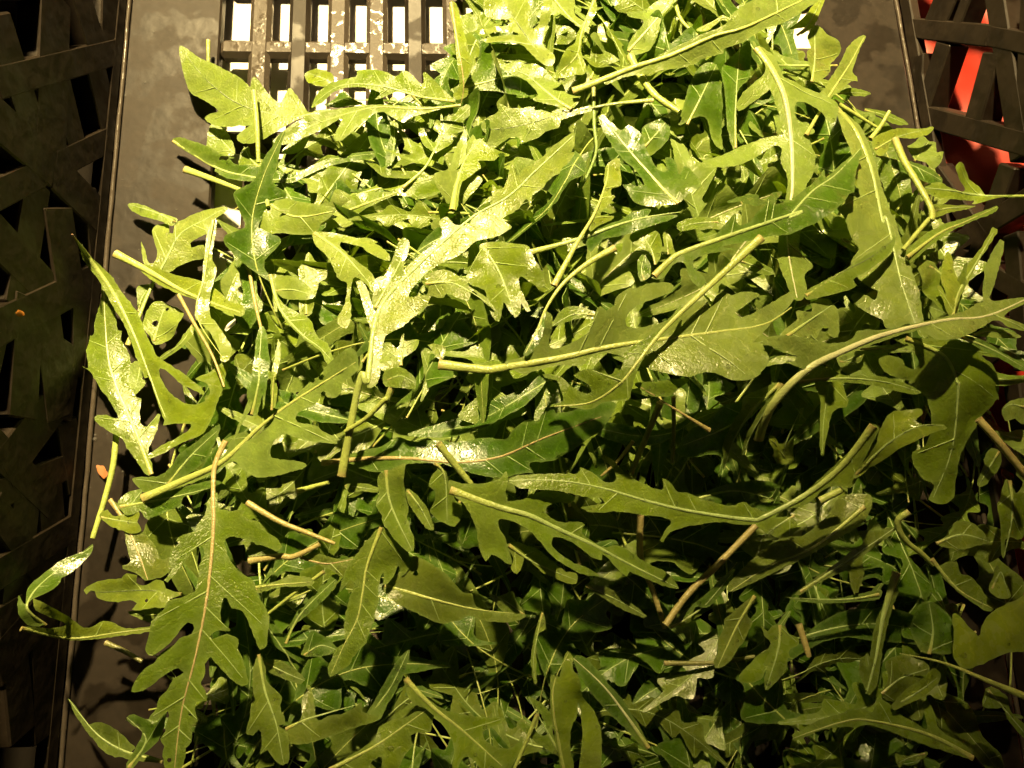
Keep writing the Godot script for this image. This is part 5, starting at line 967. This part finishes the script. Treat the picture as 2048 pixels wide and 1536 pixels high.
	# end walls
	for z in [FAR_Z, NEAR_Z]:
		_part("end_rail", _box(Vector3(2.0 * HALF + 0.02, 0.016, 0.009), 0.0015), mats.crate_wall_plastic, crate, Transform3D(Basis(), Vector3(0, WALL_H * 0.8, z)))
		_part("end_rail", _box(Vector3(2.0 * HALF, 0.012, 0.007), 0.0015), mats.crate_wall_plastic, crate, Transform3D(Basis(), Vector3(0, 0.006, z)))
		for k in 9:
			var x := -HALF + 0.04 * (k + 0.5)
			var lean := 0.35 if k % 2 == 0 else -0.4
			_part("lattice_bar", _box(Vector3(0.010, 0.110, 0.0045 + 0.0002 * k), 0.0008), mats.crate_wall_plastic, crate, Transform3D(Basis(Vector3(0, 0, 1), lean), Vector3(x, 0.055, z)))

func _bead(ln: float) -> ArrayMesh:
	var pts := PackedVector3Array()
	var rad := PackedFloat32Array()
	for k in 60:
		var z := (k / 59.0 - 0.5) * ln
		pts.append(Vector3(noise.get_noise_1d(z * 60.0) * 0.0005, noise.get_noise_1d(z * 90.0 + 7.0) * 0.0003, z))
		rad.append(0.0010 + 0.0003 * noise.get_noise_1d(z * 200.0 + 3.0))
	return _tube(pts, rad, 8, PackedColorArray())

func _wall_box(called: String, side: int, y0: float, z0: float, y1: float, z1: float, wide: float, thick: float):
	var up := Vector3(side * LEAN, 1, 0).normalized()
	var sink := 0.001 + 0.00004 * (bar_count % 14)
	var a := Vector3(side * (HALF + sink), 0, 0) + up * y0 + Vector3(0, 0, z0)
	var b := Vector3(side * (HALF + sink), 0, 0) + up * y1 + Vector3(0, 0, z1)
	var e := (b - a).normalized()
	var out := Vector3(side, -side * side * LEAN * side, 0).normalized() if false else Vector3(side, -LEAN, 0).normalized()
	var w := out.cross(e).normalized()
	_part(called, _box(Vector3(wide, thick, a.distance_to(b)), 0.0006), mats.crate_wall_plastic, crate, Transform3D(Basis(w, out, w.cross(out)), (a + b) * 0.5 + out * thick * 0.5))

# one bar of the lattice in a side wall, cut off at the rails
func _bar(side: int, y0: int, z0: int, y1: int, z1: int, wide: int):
	var a := Vector2(y0, z0) * U
	var b := Vector2(y1, z1) * U
	var lo := 0.003
	var hi := WALL_H
	var t0 := 0.0
	var t1 := 1.0
	var dy := b.x - a.x
	if absf(dy) > 1e-5:
		var p := (lo - a.x) / dy
		var q := (hi - a.x) / dy
		t0 = maxf(t0, minf(p, q))
		t1 = minf(t1, maxf(p, q))
	if t1 - t0 < 0.05:
		return
	bar_count += 1
	var c := a.lerp(b, t0)
	var d := a.lerp(b, t1)
	_wall_box("lattice_bar", side, c.x, c.y, d.x, d.y, clampf(wide * U, 0.006, 0.020), 0.0085 + 0.00014 * (bar_count % 14))

# ------------------------------------------------------------------ leaves
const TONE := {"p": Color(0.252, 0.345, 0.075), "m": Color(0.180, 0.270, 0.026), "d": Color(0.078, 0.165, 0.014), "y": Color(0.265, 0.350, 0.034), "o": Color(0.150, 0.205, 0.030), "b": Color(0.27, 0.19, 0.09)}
const RIB := {"t": Color(0.28, 0.36, 0.11), "l": Color(0.28, 0.38, 0.13), "y": Color(0.34, 0.40, 0.11), "w": Color(0.50, 0.52, 0.30), "b": Color(0.36, 0.29, 0.13), "d": Color(0.09, 0.13, 0.04)}
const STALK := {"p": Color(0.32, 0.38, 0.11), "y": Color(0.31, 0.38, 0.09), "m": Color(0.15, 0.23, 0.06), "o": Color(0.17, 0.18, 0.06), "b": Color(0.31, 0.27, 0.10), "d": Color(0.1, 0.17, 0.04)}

func _v3(a: Array) -> PackedVector3Array:
	var out := PackedVector3Array()
	for k in range(0, a.size(), 3):
		out.append(Vector3(a[k], a[k + 1], a[k + 2]) * U)
	return out

func _cr(p0, p1, p2, p3, t: float):
	return 0.5 * ((2.0 * p1) + (p2 - p0) * t + (2.0 * p0 - 5.0 * p1 + 4.0 * p2 - p3) * t * t + (3.0 * p1 - p0 - 3.0 * p2 + p3) * t * t * t)

func _smooth_line(p: PackedVector3Array, n: int) -> PackedVector3Array:
	var out := PackedVector3Array()
	var m := p.size()
	for k in m - 1:
		for s in n:
			out.append(_cr(p[maxi(k - 1, 0)], p[k], p[k + 1], p[mini(k + 2, m - 1)], float(s) / n))
	out.append(p[m - 1])
	return out

func _smooth_ring(p: PackedVector2Array, step: float, rough: float, seed_: int) -> PackedVector2Array:
	var out := PackedVector2Array()
	var m := p.size()
	var run := 0.0
	for k in m:
		var a := p[k]
		var b := p[(k + 1) % m]
		var n := clampi(int(a.distance_to(b) / step), 1, 9)
		for s in n:
			var q: Vector2 = _cr(p[(k + m - 1) % m], a, b, p[(k + 2) % m], float(s) / n)
			var nr := (b - a).orthogonal().normalized()
			run += a.distance_to(b) / n
			q += nr * rough * (noise.get_noise_2d(run * 420.0, seed_ * 7.7) + 0.7 * noise.get_noise_2d(run * 1100.0, seed_ * 3.3))
			out.append(q)
	return out

func _tube(pts: PackedVector3Array, rad: PackedFloat32Array, sides: int, cols: PackedColorArray, flat := 1.0) -> ArrayMesh:
	var V := PackedVector3Array()
	var N := PackedVector3Array()
	var C := PackedColorArray()
	var X := PackedInt32Array()
	_tube_into(V, N, C, X, pts, rad, sides, cols, flat)
	return _commit(V, N, C, X, PackedVector2Array())

func _tube_into(V: PackedVector3Array, N: PackedVector3Array, C: PackedColorArray, X: PackedInt32Array, pts: PackedVector3Array, rad: PackedFloat32Array, sides: int, cols: PackedColorArray, flat := 1.0):
	var base := V.size()
	var m := pts.size()
	for k in m:
		var d := (pts[mini(k + 1, m - 1)] - pts[maxi(k - 1, 0)]).normalized()
		var s := d.cross(Vector3.UP)
		s = s.normalized() if s.length() > 0.05 else Vector3.RIGHT
		var u := s.cross(d).normalized()
		for i in sides:
			var f := TAU * i / sides
			var nn := (s * cos(f) + u * sin(f) / flat).normalized()
			V.append(pts[k] + s * cos(f) * rad[k] + u * sin(f) * rad[k] * flat)
			N.append(nn)
			C.append(cols[k] if cols.size() else Color.WHITE)
	for k in m - 1:
		for i in sides:
			var a := base + k * sides + i
			var b := base + k * sides + (i + 1) % sides
			for v in [a, b, b + sides, a, b + sides, a + sides]:
				X.append(v)
	for e in 2:
		var k := 0 if e == 0 else m - 1
		var d := (pts[1] - pts[0]).normalized() * -1.0 if e == 0 else (pts[m - 1] - pts[m - 2]).normalized()
		var first := V.size()
		V.append(pts[k] + d * rad[k] * (-0.12 if e == 0 else 0.4))
		N.append(d)
		C.append((cols[k] if cols.size() else Color.WHITE) * (0.75 if e == 0 else 1.0))
		for i in sides:
			V.append(V[base + k * sides + i])
			N.append(d)
			C.append(C[first])
		for i in sides:
			var a := first + 1 + i
			var b := first + 1 + (i + 1) % sides
			if e == 0:
				X.append_array(PackedInt32Array([first, b, a]))
			else:
				X.append_array(PackedInt32Array([first, a, b]))

func _commit(V: PackedVector3Array, N: PackedVector3Array, C: PackedColorArray, X: PackedInt32Array, UVs: PackedVector2Array) -> ArrayMesh:
	var arr := []
	arr.resize(Mesh.ARRAY_MAX)
	arr[Mesh.ARRAY_VERTEX] = V
	arr[Mesh.ARRAY_NORMAL] = N
	if C.size() == V.size():
		arr[Mesh.ARRAY_COLOR] = C
	if UVs.size() == V.size():
		arr[Mesh.ARRAY_TEX_UV] = UVs
	arr[Mesh.ARRAY_INDEX] = X
	var m := ArrayMesh.new()
	m.add_surface_from_arrays(Mesh.PRIMITIVE_TRIANGLES, arr)
	return m

func _stalk(label: String, tone: String, r0: float, r1: float, P: Array):
	var sp := _v3(P)
	var o := sp[0]
	for k in sp.size():
		sp[k] -= o
	var line := _smooth_line(sp, 10)
	var rad := PackedFloat32Array()
	var cols := PackedColorArray()
	var c: Color = STALK[tone]
	var m := line.size()
	var tint := 0.9 + 0.2 * rng.randf()
	for k in m:
		var q := float(k) / (m - 1)
		rad.append(lerpf(r0, r1 * 0.82, q) * 0.00078 * (1.0 + 0.16 * noise.get_noise_1d(k * 0.6 + o.x * 900.0)))
		var cc := c.lerp(Color(0.36, 0.29, 0.13), clampf(1.0 - q * 9.0, 0.0, 1.0) * 0.7)
		cols.append(cc * tint * (1.0 + 0.22 * noise.get_noise_1d(k * 0.35 + o.z * 700.0)))
	var s := _part("leaf_stalk", _tube(line, rad, 10, cols, 0.85), mats.stalk_skin, self, Transform3D(Basis(), o))
	_tag(s, label, "stalk", "cut stalks among the leaves")

# spine (tenths of a millimetre: x, y, z) from the stalk's cut end to the tip; outline (x, z); holes (x, z, radius)
func _leaf(label: String, tone: String, rib: String, r0: float, roll: float, curl: float, fold: float, P: Array, O: Array, H: Array) -> Node3D:
	var sp := _v3(P)
	var o := sp[0]
	var t := _thing("rocket_leaf", label, "leaf", o, "rocket leaves heaped in the crate")
	_build_leaf(t, sp, o, tone, rib, r0, roll, curl, fold, O, H)
	return t

func _build_leaf(t: Node3D, sp: PackedVector3Array, o: Vector3, tone: String, rib: String, r0: float, roll: float, curl: float, fold: float, O: Array, H: Array):
	for k in sp.size():
		sp[k] -= o
	var line := _smooth_line(sp, 9)
	var m := line.size()
	var arc := PackedFloat32Array([0.0])
	for k in range(1, m):
		arc.append(arc[k - 1] + line[k].distance_to(line[k - 1]))
	var total := arc[m - 1]
	var ctrl := PackedVector2Array()
	for k in range(0, O.size(), 2):
		ctrl.append(Vector2(O[k], O[k + 1]) * U - Vector2(o.x, o.z))
	var id := int(numbers.get("rocket_leaf", 0)) + 1
	var ring := _smooth_ring(ctrl, 0.0011, 0.00034, id)
	var lo := ring[0]
	var hi := ring[0]
	for p in ring:
		lo = lo.min(p)
		hi = hi.max(p)
	var pts := PackedVector2Array(ring)
	var area := 0.0
	for k in ring.size():
		area += ring[k].cross(ring[(k + 1) % ring.size()])
	var g := clampf(sqrt(absf(area) * 0.5 / 330.0), 0.0013, 0.0026)
	var inner := Geometry2D.offset_polygon(ring, -0.0006)
	var row := 0
	var y := lo.y
	while y < hi.y:
		var x := lo.x + (g * 0.5 if row % 2 else 0.0)
		while x < hi.x:
			var q := Vector2(x + (rng.randf() - 0.5) * g * 0.3, y + (rng.randf() - 0.5) * g * 0.3)
			for pl in inner:
				if Geometry2D.is_point_in_polygon(q, pl):
					pts.append(q)
					break
			x += g
		y += g * 0.87
		row += 1
	for k in m:
		var q := Vector2(line[k].x, line[k].z)
		if Geometry2D.is_point_in_polygon(q, ring):
			pts.append(q)
	var holes := []
	for k in range(0, H.size(), 3):
		var c := Vector2(H[k], H[k + 1]) * U - Vector2(o.x, o.z)
		var hr: float = H[k + 2] * U
		holes.append([c, hr])
		for i in 14:
			pts.append(c + Vector2.from_angle(TAU * i / 14) * hr * (1.0 + 0.25 * noise.get_noise_2d(i * 3.0, k * 9.0 + id)))
	var tri := Geometry2D.triangulate_delaunay(pts)
	var V := PackedVector3Array()
	var C := PackedColorArray()
	var UVs := PackedVector2Array()
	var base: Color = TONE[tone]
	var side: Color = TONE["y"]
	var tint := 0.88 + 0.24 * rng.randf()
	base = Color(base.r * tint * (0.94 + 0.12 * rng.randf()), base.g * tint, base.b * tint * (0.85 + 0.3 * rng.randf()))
	for n in pts.size():
		var p := pts[n]
		var s := _surface(p, line, arc, roll, curl, fold)
		var wave := 0.0015 * noise.get_noise_3d(p.x * 130.0, p.y * 130.0, id * 5.0) + 0.0005 * noise.get_noise_3d(p.x * 420.0, p.y * 420.0, id * 9.0)
		wave *= clampf(absf(s.y) / 0.004, 0.15, 1.0)
		V.append(Vector3(p.x, maxf(s.x + wave, 0.0011 - o.y), p.y))
		UVs.append(Vector2(s.y / 0.05 + 0.5, s.z / 0.04 + id * 0.37))
		var q := s.z / total
		var f := 1.0 + 0.30 * noise.get_noise_3d(p.x * 60.0, p.y * 60.0, id * 3.0)
		var c := base * f
		c = c.lerp(side, 0.18 * clampf(noise.get_noise_3d(p.x * 45.0, p.y * 45.0, 40.0 + id) + 0.2, 0.0, 1.0))
		c = c.lerp(RIB["l"], 0.40 * exp(-absf(s.y) / 0.0011))
		c = c.lerp(STALK["y"], 0.35 * clampf(1.0 - q * 3.0, 0.0, 1.0))
		if n < ring.size():
			c = c.lerp(RIB["l"], 0.35)  # paler edge colour stands in for light caught on the leaf rim
		c.a = 1.0
		C.append(c)
	var X := PackedInt32Array()
	for k in range(0, tri.size(), 3):
		var a := pts[tri[k]]
		var b := pts[tri[k + 1]]
		var c := pts[tri[k + 2]]
		var mid := (a + b + c) / 3.0
		if not Geometry2D.is_point_in_polygon(mid, ring):
			continue
		var gone := false
		for h in holes:
			if mid.distance_to(h[0]) < h[1] * 0.85:
				gone = true
		if gone:
			continue
		if (b - a).cross(c - a) > 0.0:
			X.append_array(PackedInt32Array([tri[k], tri[k + 1], tri[k + 2]]))
		else:
			X.append_array(PackedInt32Array([tri[k], tri[k + 2], tri[k + 1]]))
	# let the sheet relax where the lobes fold round
	for pass_ in 4:
		var sum := PackedFloat32Array()
		var cnt := PackedFloat32Array()
		sum.resize(V.size())
		cnt.resize(V.size())
		for k in range(0, X.size(), 3):
			for i in 3:
				var p := X[k + i]
				var q := X[k + (i + 1) % 3]
				sum[p] += V[q].y
				sum[q] += V[p].y
				cnt[p] += 1.0
				cnt[q] += 1.0
		for k in V.size():
			if cnt[k] > 0.0:
				V[k].y = lerpf(V[k].y, sum[k] / cnt[k], 0.55)
	var N := PackedVector3Array()
	N.resize(V.size())
	for k in range(0, X.size(), 3):
		var nn := (V[X[k + 2]] - V[X[k]]).cross(V[X[k + 1]] - V[X[k]])
		for i in 3:
			N[X[k + i]] += nn
	for k in N.size():
		N[k] = N[k].normalized() if N[k].length() > 0.0 else Vector3.UP
	if o != Vector3.ZERO and pts.size() > ring.size() + 20:
		for k in 5:
			var q := rng.randi_range(ring.size(), pts.size() - 1)
			if N[q].y > 0.8 and holes.is_empty():
				drop_at.append([o + V[q], N[q]])
	var skin := "leaf_skin_%d" % (id % 3)
	_part("blade", _commit(V, N, C, X, UVs), mats[skin], t)
	# stalk and midrib, tapering to the tip
	var sunk := rib == "d"
	var rp := PackedVector3Array()
	var rr := PackedFloat32Array()
	var rc := PackedColorArray()
	for k in m:
		var q := arc[k] / total
		if q > 0.97 and k < m - 1:
			continue
		var r := r0 * 0.00082 * lerpf(1.0, 0.12, pow(q, 0.62))
		r *= 1.0 + 0.08 * noise.get_noise_1d(k * 0.5 + id * 9.0)
		if rib == "t":                      # a withered brown tip
			r *= lerpf(0.25, 1.0, clampf(arc[k] / 0.012, 0.0, 1.0))
		rr.append(r)
		var at := line[k]
		var flat_at := Vector2(at.x, at.z)
		if q > 0.12 and Geometry2D.is_point_in_polygon(flat_at, ring):
			at.y = lerpf(at.y, _on_blade(flat_at, V), clampf((q - 0.12) * 6.0, 0.0, 1.0))
		rp.append(at + Vector3(0, r * (-0.40 if sunk else -0.05), 0))
		var c: Color = STALK["b"] if rib == "b" else STALK["y"]
		c = c.lerp(RIB[rib], smoothstep(0.0, 0.45, q))
		c = c.lerp(Color(0.36, 0.27, 0.11), 0.75 * clampf(1.0 - arc[k] / 0.003, 0.0, 1.0))
		if rib == "t":
			c = c.lerp(Color(0.20, 0.09, 0.03), clampf(1.0 - arc[k] / 0.006, 0.0, 1.0))
		rc.append(c * (1.0 + 0.2 * noise.get_noise_1d(k * 0.4 + id * 5.0)))
	var RV := PackedVector3Array()
	var RN := PackedVector3Array()
	var RC := PackedColorArray()
	var RX := PackedInt32Array()
	_tube_into(RV, RN, RC, RX, rp, rr, 10, rc, 0.62)
	# a thin vein into every lobe
	var cn := ctrl.size()
	for k in cn:
		var s0 := _surface(ctrl[k], line, arc, roll, curl, fold)
		var sa := _surface(ctrl[(k + cn - 1) % cn], line, arc, roll, curl, fold)
		var sb := _surface(ctrl[(k + 1) % cn], line, arc, roll, curl, fold)
		var w := absf(s0.y)
		if w < 0.0045 or w < absf(sa.y) or w < absf(sb.y) or s0.z > total * 0.93:
			continue
		var back := clampf(s0.z - w * 0.75, total * 0.02, total)
		var from := _along(line, arc, back)
		var vp := PackedVector3Array()
		var vr := PackedFloat32Array()
		var vc := PackedColorArray()
		var ok := true
		for i in 7:
			var f := i / 6.0 * 0.88
			var q2 := Vector2(from.x, from.z).lerp(ctrl[k], f)
			if i > 0 and not Geometry2D.is_point_in_polygon(q2, ring):
				ok = false
			vp.append(Vector3(q2.x, _on_blade(q2, V) + 0.00004, q2.y))
			vr.append(lerpf(0.00030, 0.00010, f) * (0.8 + 0.1 * r0))
			vc.append(base.lerp(RIB["l"], 0.6))
		if ok:
			_tube_into(RV, RN, RC, RX, vp, vr, 5, vc, 0.7)
	_part("stalk_and_midrib", _commit(RV, RN, RC, RX, PackedVector2Array()), mats.stalk_skin, t)

# height of the finished blade at a point, from its nearest vertices
func _on_blade(p: Vector2, V: PackedVector3Array) -> float:
	var sw := 0.0
	var sy := 0.0
	for v in V:
		var dx := v.x - p.x
		var dz := v.z - p.y
		var d2 := dx * dx + dz * dz
		if d2 < 0.000012:
			var w := 1.0 / (d2 * d2 + 1e-14)
			sw += w
			sy += w * v.y
	if sw > 0.0:
		return sy / sw
	var best := 1e9
	for v in V:
		var d2 := Vector2(v.x - p.x, v.z - p.y).length_squared()
		if d2 < best:
			best = d2
			sy = v.y
	return sy

func _along(line: PackedVector3Array, arc: PackedFloat32Array, s: float) -> Vector3:
	for k in range(1, line.size()):
		if arc[k] >= s:
			return line[k - 1].lerp(line[k], (s - arc[k - 1]) / maxf(arc[k] - arc[k - 1], 1e-6))
	return line[line.size() - 1]

# height, signed distance from the midrib, and run along it
func _surface(p: Vector2, line: PackedVector3Array, arc: PackedFloat32Array, roll: float, curl: float, fold: float) -> Vector3:
	var best := 1e9
	var out := Vector3.ZERO
	for k in line.size() - 1:
		var a := Vector2(line[k].x, line[k].z)
		var e := Vector2(line[k + 1].x, line[k + 1].z) - a
		var l2 := e.length_squared()
		var f := clampf((p - a).dot(e) / maxf(l2, 1e-12), 0.0, 1.0)
		var dd := (p - a - e * f).length_squared()
		if dd < best:
			best = dd
			var d := e.cross(p - a) / maxf(sqrt(l2), 1e-6)
			var g := (p - a).dot(e) / maxf(l2, 1e-12)
			if not (k == 0 and g < 0.0 or k == line.size() - 2 and g > 1.0):
				g = f
			out = Vector3(lerpf(line[k].y, line[k + 1].y, f), d, lerpf(arc[k], arc[k + 1], g))
	var w := minf(absf(out.y), 0.012)
	var twist := 0.26 * sin(6.0 * out.z / arc[arc.size() - 1] + roll * 40.0)
	out.x += (roll + twist) * clampf(out.y, -0.012, 0.012) + fold * w * exp(-w * 60.0) + curl * 1000.0 * w * w
	return out

# ------------------------------------------------------------------ the leaves underneath: ten shapes, copied
var protos := []
var drop_at := []

func _protos():
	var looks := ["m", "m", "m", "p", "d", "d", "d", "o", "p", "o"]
	for v in 10:
		var t := Node3D.new()
		add_child(t)
		t.name = "pattern"
		var P := []
		var bend := (rng.randf() - 0.5) * 0.034
		for k in 6:
			var q := k / 5.0
			P += [int(q * 800), int((sin(q * PI) * 0.004 + 0.0030 * sin(q * 7.0 + v)) * 10000), int(sin(q * PI) * bend * 10000)]
		var lobes: int = [3, 0, 4, 2, 3, 0, 2, 4, 3, 1][v]
		var wide: float = [0.0030, 0.0055, 0.0028, 0.0036, 0.0040, 0.0045, 0.0034, 0.0030, 0.0042, 0.0050][v]
		var start: float = [0.22, 0.26, 0.18, 0.30, 0.24, 0.22, 0.32, 0.26, 0.20, 0.28][v]
		var up := []
		var down := []
		for sg in [-1.0, 1.0]:
			var list := [Vector2(start * 0.08 - 0.006, sg * 0.0004)]
			var n := lobes * 3 + 4
			for k in range(1, n):
				var q := float(k) / n
				var w := wide * pow(sin(PI * pow(q, 1.15)), 0.6) * rng.randf_range(0.85, 1.2)
				var along := start + (1.0 - start) * q
				var j := k % 3
				if lobes > 0 and k < n - 3:
					if j == 1:                     # the lobe's leading flank, its tip, its back
						w = wide * 0.75
					elif j == 2:
						w = wide * rng.randf_range(2.0, 3.3)
						along += 0.055
					else:
						w *= 1.3
						along += 0.035
				list.append(Vector2(along * 0.08, sg * w + sin(minf(along, 1.0) * PI) * bend))
			list.append(Vector2(0.0802, sg * 0.0006))
			if sg < 0.0:
				up = list
			else:
				down = list
		down.reverse()
		var O := []
		for p in up + down:
			O += [int(p.x * 10000), int(p.y * 10000)]
		_build_leaf(t, _v3(P), Vector3.ZERO, looks[v], ["l", "y", "l", "w", "l", "l", "y", "l", "l", "y"][v], 0.62, 0.0, [-0.01, 0.004, -0.006, 0.0, -0.01, 0.006, -0.004, -0.008, 0.003, -0.006][v], [0.4, -0.4, 0.5, 0.7, -0.3, 0.6, 0.3, -0.5, 0.6, 0.2][v], O, [])
		protos.append(t)

func _filler(label: String, v: int, x: int, y: int, z: int, ln: float, yaw: float, pitch: float, roll: float):
	var c: Node3D = protos[v].duplicate()
	c.name = _numbered("rocket_leaf")
	add_child(c)
	var k := ln / 0.08
	c.transform = Transform3D(Basis(Vector3.UP, yaw) * Basis(Vector3.BACK, pitch) * Basis(Vector3.RIGHT, roll) * Basis().scaled(Vector3.ONE * k), Vector3(x, y, z) * U)
	_tag(c, label, "leaf", "rocket leaves heaped in the crate")

# height of the heap over the floor in tenths of a millimetre, rows from the far end, columns from the left
const HEAP := [0, 0, 0, 0, 0, 217, 293, 380, 0, 0, 0, 0, 0, 0, 0, 0, 238, 308, 390, 0, 0, 0, 0, 0, 69, 121, 212, 307, 381, 452, 397, 0, 0, 0, 0, 141, 216, 323, 407, 466, 511, 448, 392, 323, 0, 0, 97, 303, 446, 536, 424, 591, 534, 472, 433, 0, 0, 251, 397, 573, 653, 671, 90, 90, 543, 531, 36, 49, 80, 90, 156, 174, 184, 190, 200, 90, 218, 36, 43, 75, 75, 75, 75, 75, 75, 75, 75, 75, 43, 46, 75, 75, 75, 75, 75, 75, 75, 75, 75, 44, 47, 75, 75, 75, 75, 75, 75, 75, 75, 75]
const HEAP_W := 11

func _heap(x: float, z: float) -> float:
	var u := clampf((x + 0.2) / 0.4 * (HEAP_W - 1), 0.0, HEAP_W - 1.001)
	var v := clampf((z + 0.27) / 0.36 * 9.0, 0.0, 8.999)
	var i := int(u)
	var j := int(v)
	var a := lerpf(HEAP[j * HEAP_W + i], HEAP[j * HEAP_W + i + 1], u - i)
	var b := lerpf(HEAP[(j + 1) * HEAP_W + i], HEAP[(j + 1) * HEAP_W + i + 1], u - i)
	return lerpf(a, b, v - j) * U

# the several hundred leaves deeper in the heap, of which the picture shows slivers
func _deep_leaves():
	var t := Node3D.new()
	t.name = "deep_leaves"
	add_child(t)
	t.set_meta("label", "mass of wet leaves deep in the heap, seen only through the gaps")
	t.set_meta("category", "leaves")
	t.set_meta("kind", "stuff")
	var lists := []
	for v in 10:
		lists.append([])
	var n := 0
	var tries := 0
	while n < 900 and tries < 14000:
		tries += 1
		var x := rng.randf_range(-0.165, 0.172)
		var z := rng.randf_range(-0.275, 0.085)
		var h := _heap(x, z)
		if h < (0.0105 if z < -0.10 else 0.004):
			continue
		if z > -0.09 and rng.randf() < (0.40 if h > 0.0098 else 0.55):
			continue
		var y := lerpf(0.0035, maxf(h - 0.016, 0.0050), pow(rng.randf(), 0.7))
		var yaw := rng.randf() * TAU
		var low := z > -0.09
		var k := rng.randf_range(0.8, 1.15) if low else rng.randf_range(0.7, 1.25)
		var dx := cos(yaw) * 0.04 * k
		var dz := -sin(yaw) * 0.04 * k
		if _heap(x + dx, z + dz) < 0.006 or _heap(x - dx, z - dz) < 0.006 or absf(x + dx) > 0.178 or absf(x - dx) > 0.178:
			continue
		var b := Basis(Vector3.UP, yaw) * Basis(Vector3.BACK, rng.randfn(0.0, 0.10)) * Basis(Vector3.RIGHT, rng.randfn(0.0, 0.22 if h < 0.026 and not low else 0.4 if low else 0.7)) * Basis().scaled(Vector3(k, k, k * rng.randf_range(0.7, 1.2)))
		var v: int = rng.randi() % 10 if z < -0.09 else [4, 5, 6, 7, 4, 6, 2, 9][rng.randi() % 8]  # darker leaf tones toward the near end stand in for shade
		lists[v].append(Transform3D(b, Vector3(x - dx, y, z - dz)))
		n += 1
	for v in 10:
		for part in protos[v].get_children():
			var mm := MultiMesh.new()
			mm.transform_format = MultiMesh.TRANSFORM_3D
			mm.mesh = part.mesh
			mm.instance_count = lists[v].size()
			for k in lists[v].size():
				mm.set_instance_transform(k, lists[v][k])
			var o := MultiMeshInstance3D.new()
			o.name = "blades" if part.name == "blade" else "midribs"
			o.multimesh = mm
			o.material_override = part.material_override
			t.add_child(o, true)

# ------------------------------------------------------------------ small things
func _scraps():
	var st := SurfaceTool.new()
	st.begin(Mesh.PRIMITIVE_TRIANGLES)
	var drop := SphereMesh.new()
	drop.radius = 1.0
	drop.height = 2.0
	drop.radial_segments = 12
	drop.rings = 6
	for k in 46:
		var s := -1.0 if k % 3 else 1.0
		var r := 0.0003 + 0.0008 * pow(rng.randf(), 3.0)
		var p := Vector3(s * (0.142 + 0.035 * rng.randf()), 0.0, -0.27 + 0.25 * rng.randf())
		if k % 4 == 0:
			p.x = s * 0.1786
		st.append_from(drop, 0, Transform3D(Basis().scaled(Vector3(r * 1.2, r * 0.7, r)), p + Vector3(0, r * 0.25, 0)))
	for q in drop_at:
		var r := 0.00028 + 0.0006 * pow(rng.randf(), 3.0)
		var n: Vector3 = q[1]
		var side := n.cross(Vector3.RIGHT).normalized()
		st.append_from(drop, 0, Transform3D(Basis(side.cross(n) * r * 1.1, n * r * 0.65, side * r), q[0] + n * r * 0.3))
	var d := _part("water_drops", st.commit(), mats.water, self)
	_tag(d, "small water drops on the leaves and on the bare floor strips along both walls", "water")
	d.set_meta("kind", "stuff")
	_scrap("dry_leaf_scrap", "rust-brown dry leaf scrap on the left floor strip beside the straight pale stalk", "leaf scrap", "dry_leaf", Vector3(-0.1740, 0.0012, -0.0457), Vector3(0, 0.5, 0), Vector2(0.0016, 0.0032))
	_scrap("plant_scrap", "tiny orange plant scrap stuck on the left lattice wall", "plant scrap", "orange_scrap", Vector3(-0.1825, 0.0568, -0.0916), Vector3(0, 0, -1.35), Vector2(0.0022, 0.0010))

func _scrap(called: String, label: String, category: String, m: String, at: Vector3, turn: Vector3, size: Vector2):
	var ring := PackedVector2Array()
	for k in 9:
		var f := TAU * k / 9.0
		ring.append(Vector2(cos(f) * size.x, sin(f) * size.y) * (1.0 + 0.5 * noise.get_noise_2d(k * 4.0, at.z * 900.0)))
	ring = _smooth_ring(ring, 0.0006, 0.0002, 3)
	var st := SurfaceTool.new()
	st.begin(Mesh.PRIMITIVE_TRIANGLES)
	for q in Geometry2D.triangulate_polygon(ring):
		var p := ring[q]
		st.set_uv(p * 100.0)
		st.add_vertex(Vector3(p.x, 0.0006 + 0.0012 * noise.get_noise_2d(p.x * 300.0, p.y * 300.0), p.y))
	st.generate_normals()
	var s := _part(called, st.commit(), mats[m], self, Transform3D(Basis.from_euler(turn), at))
	_tag(s, label, category)
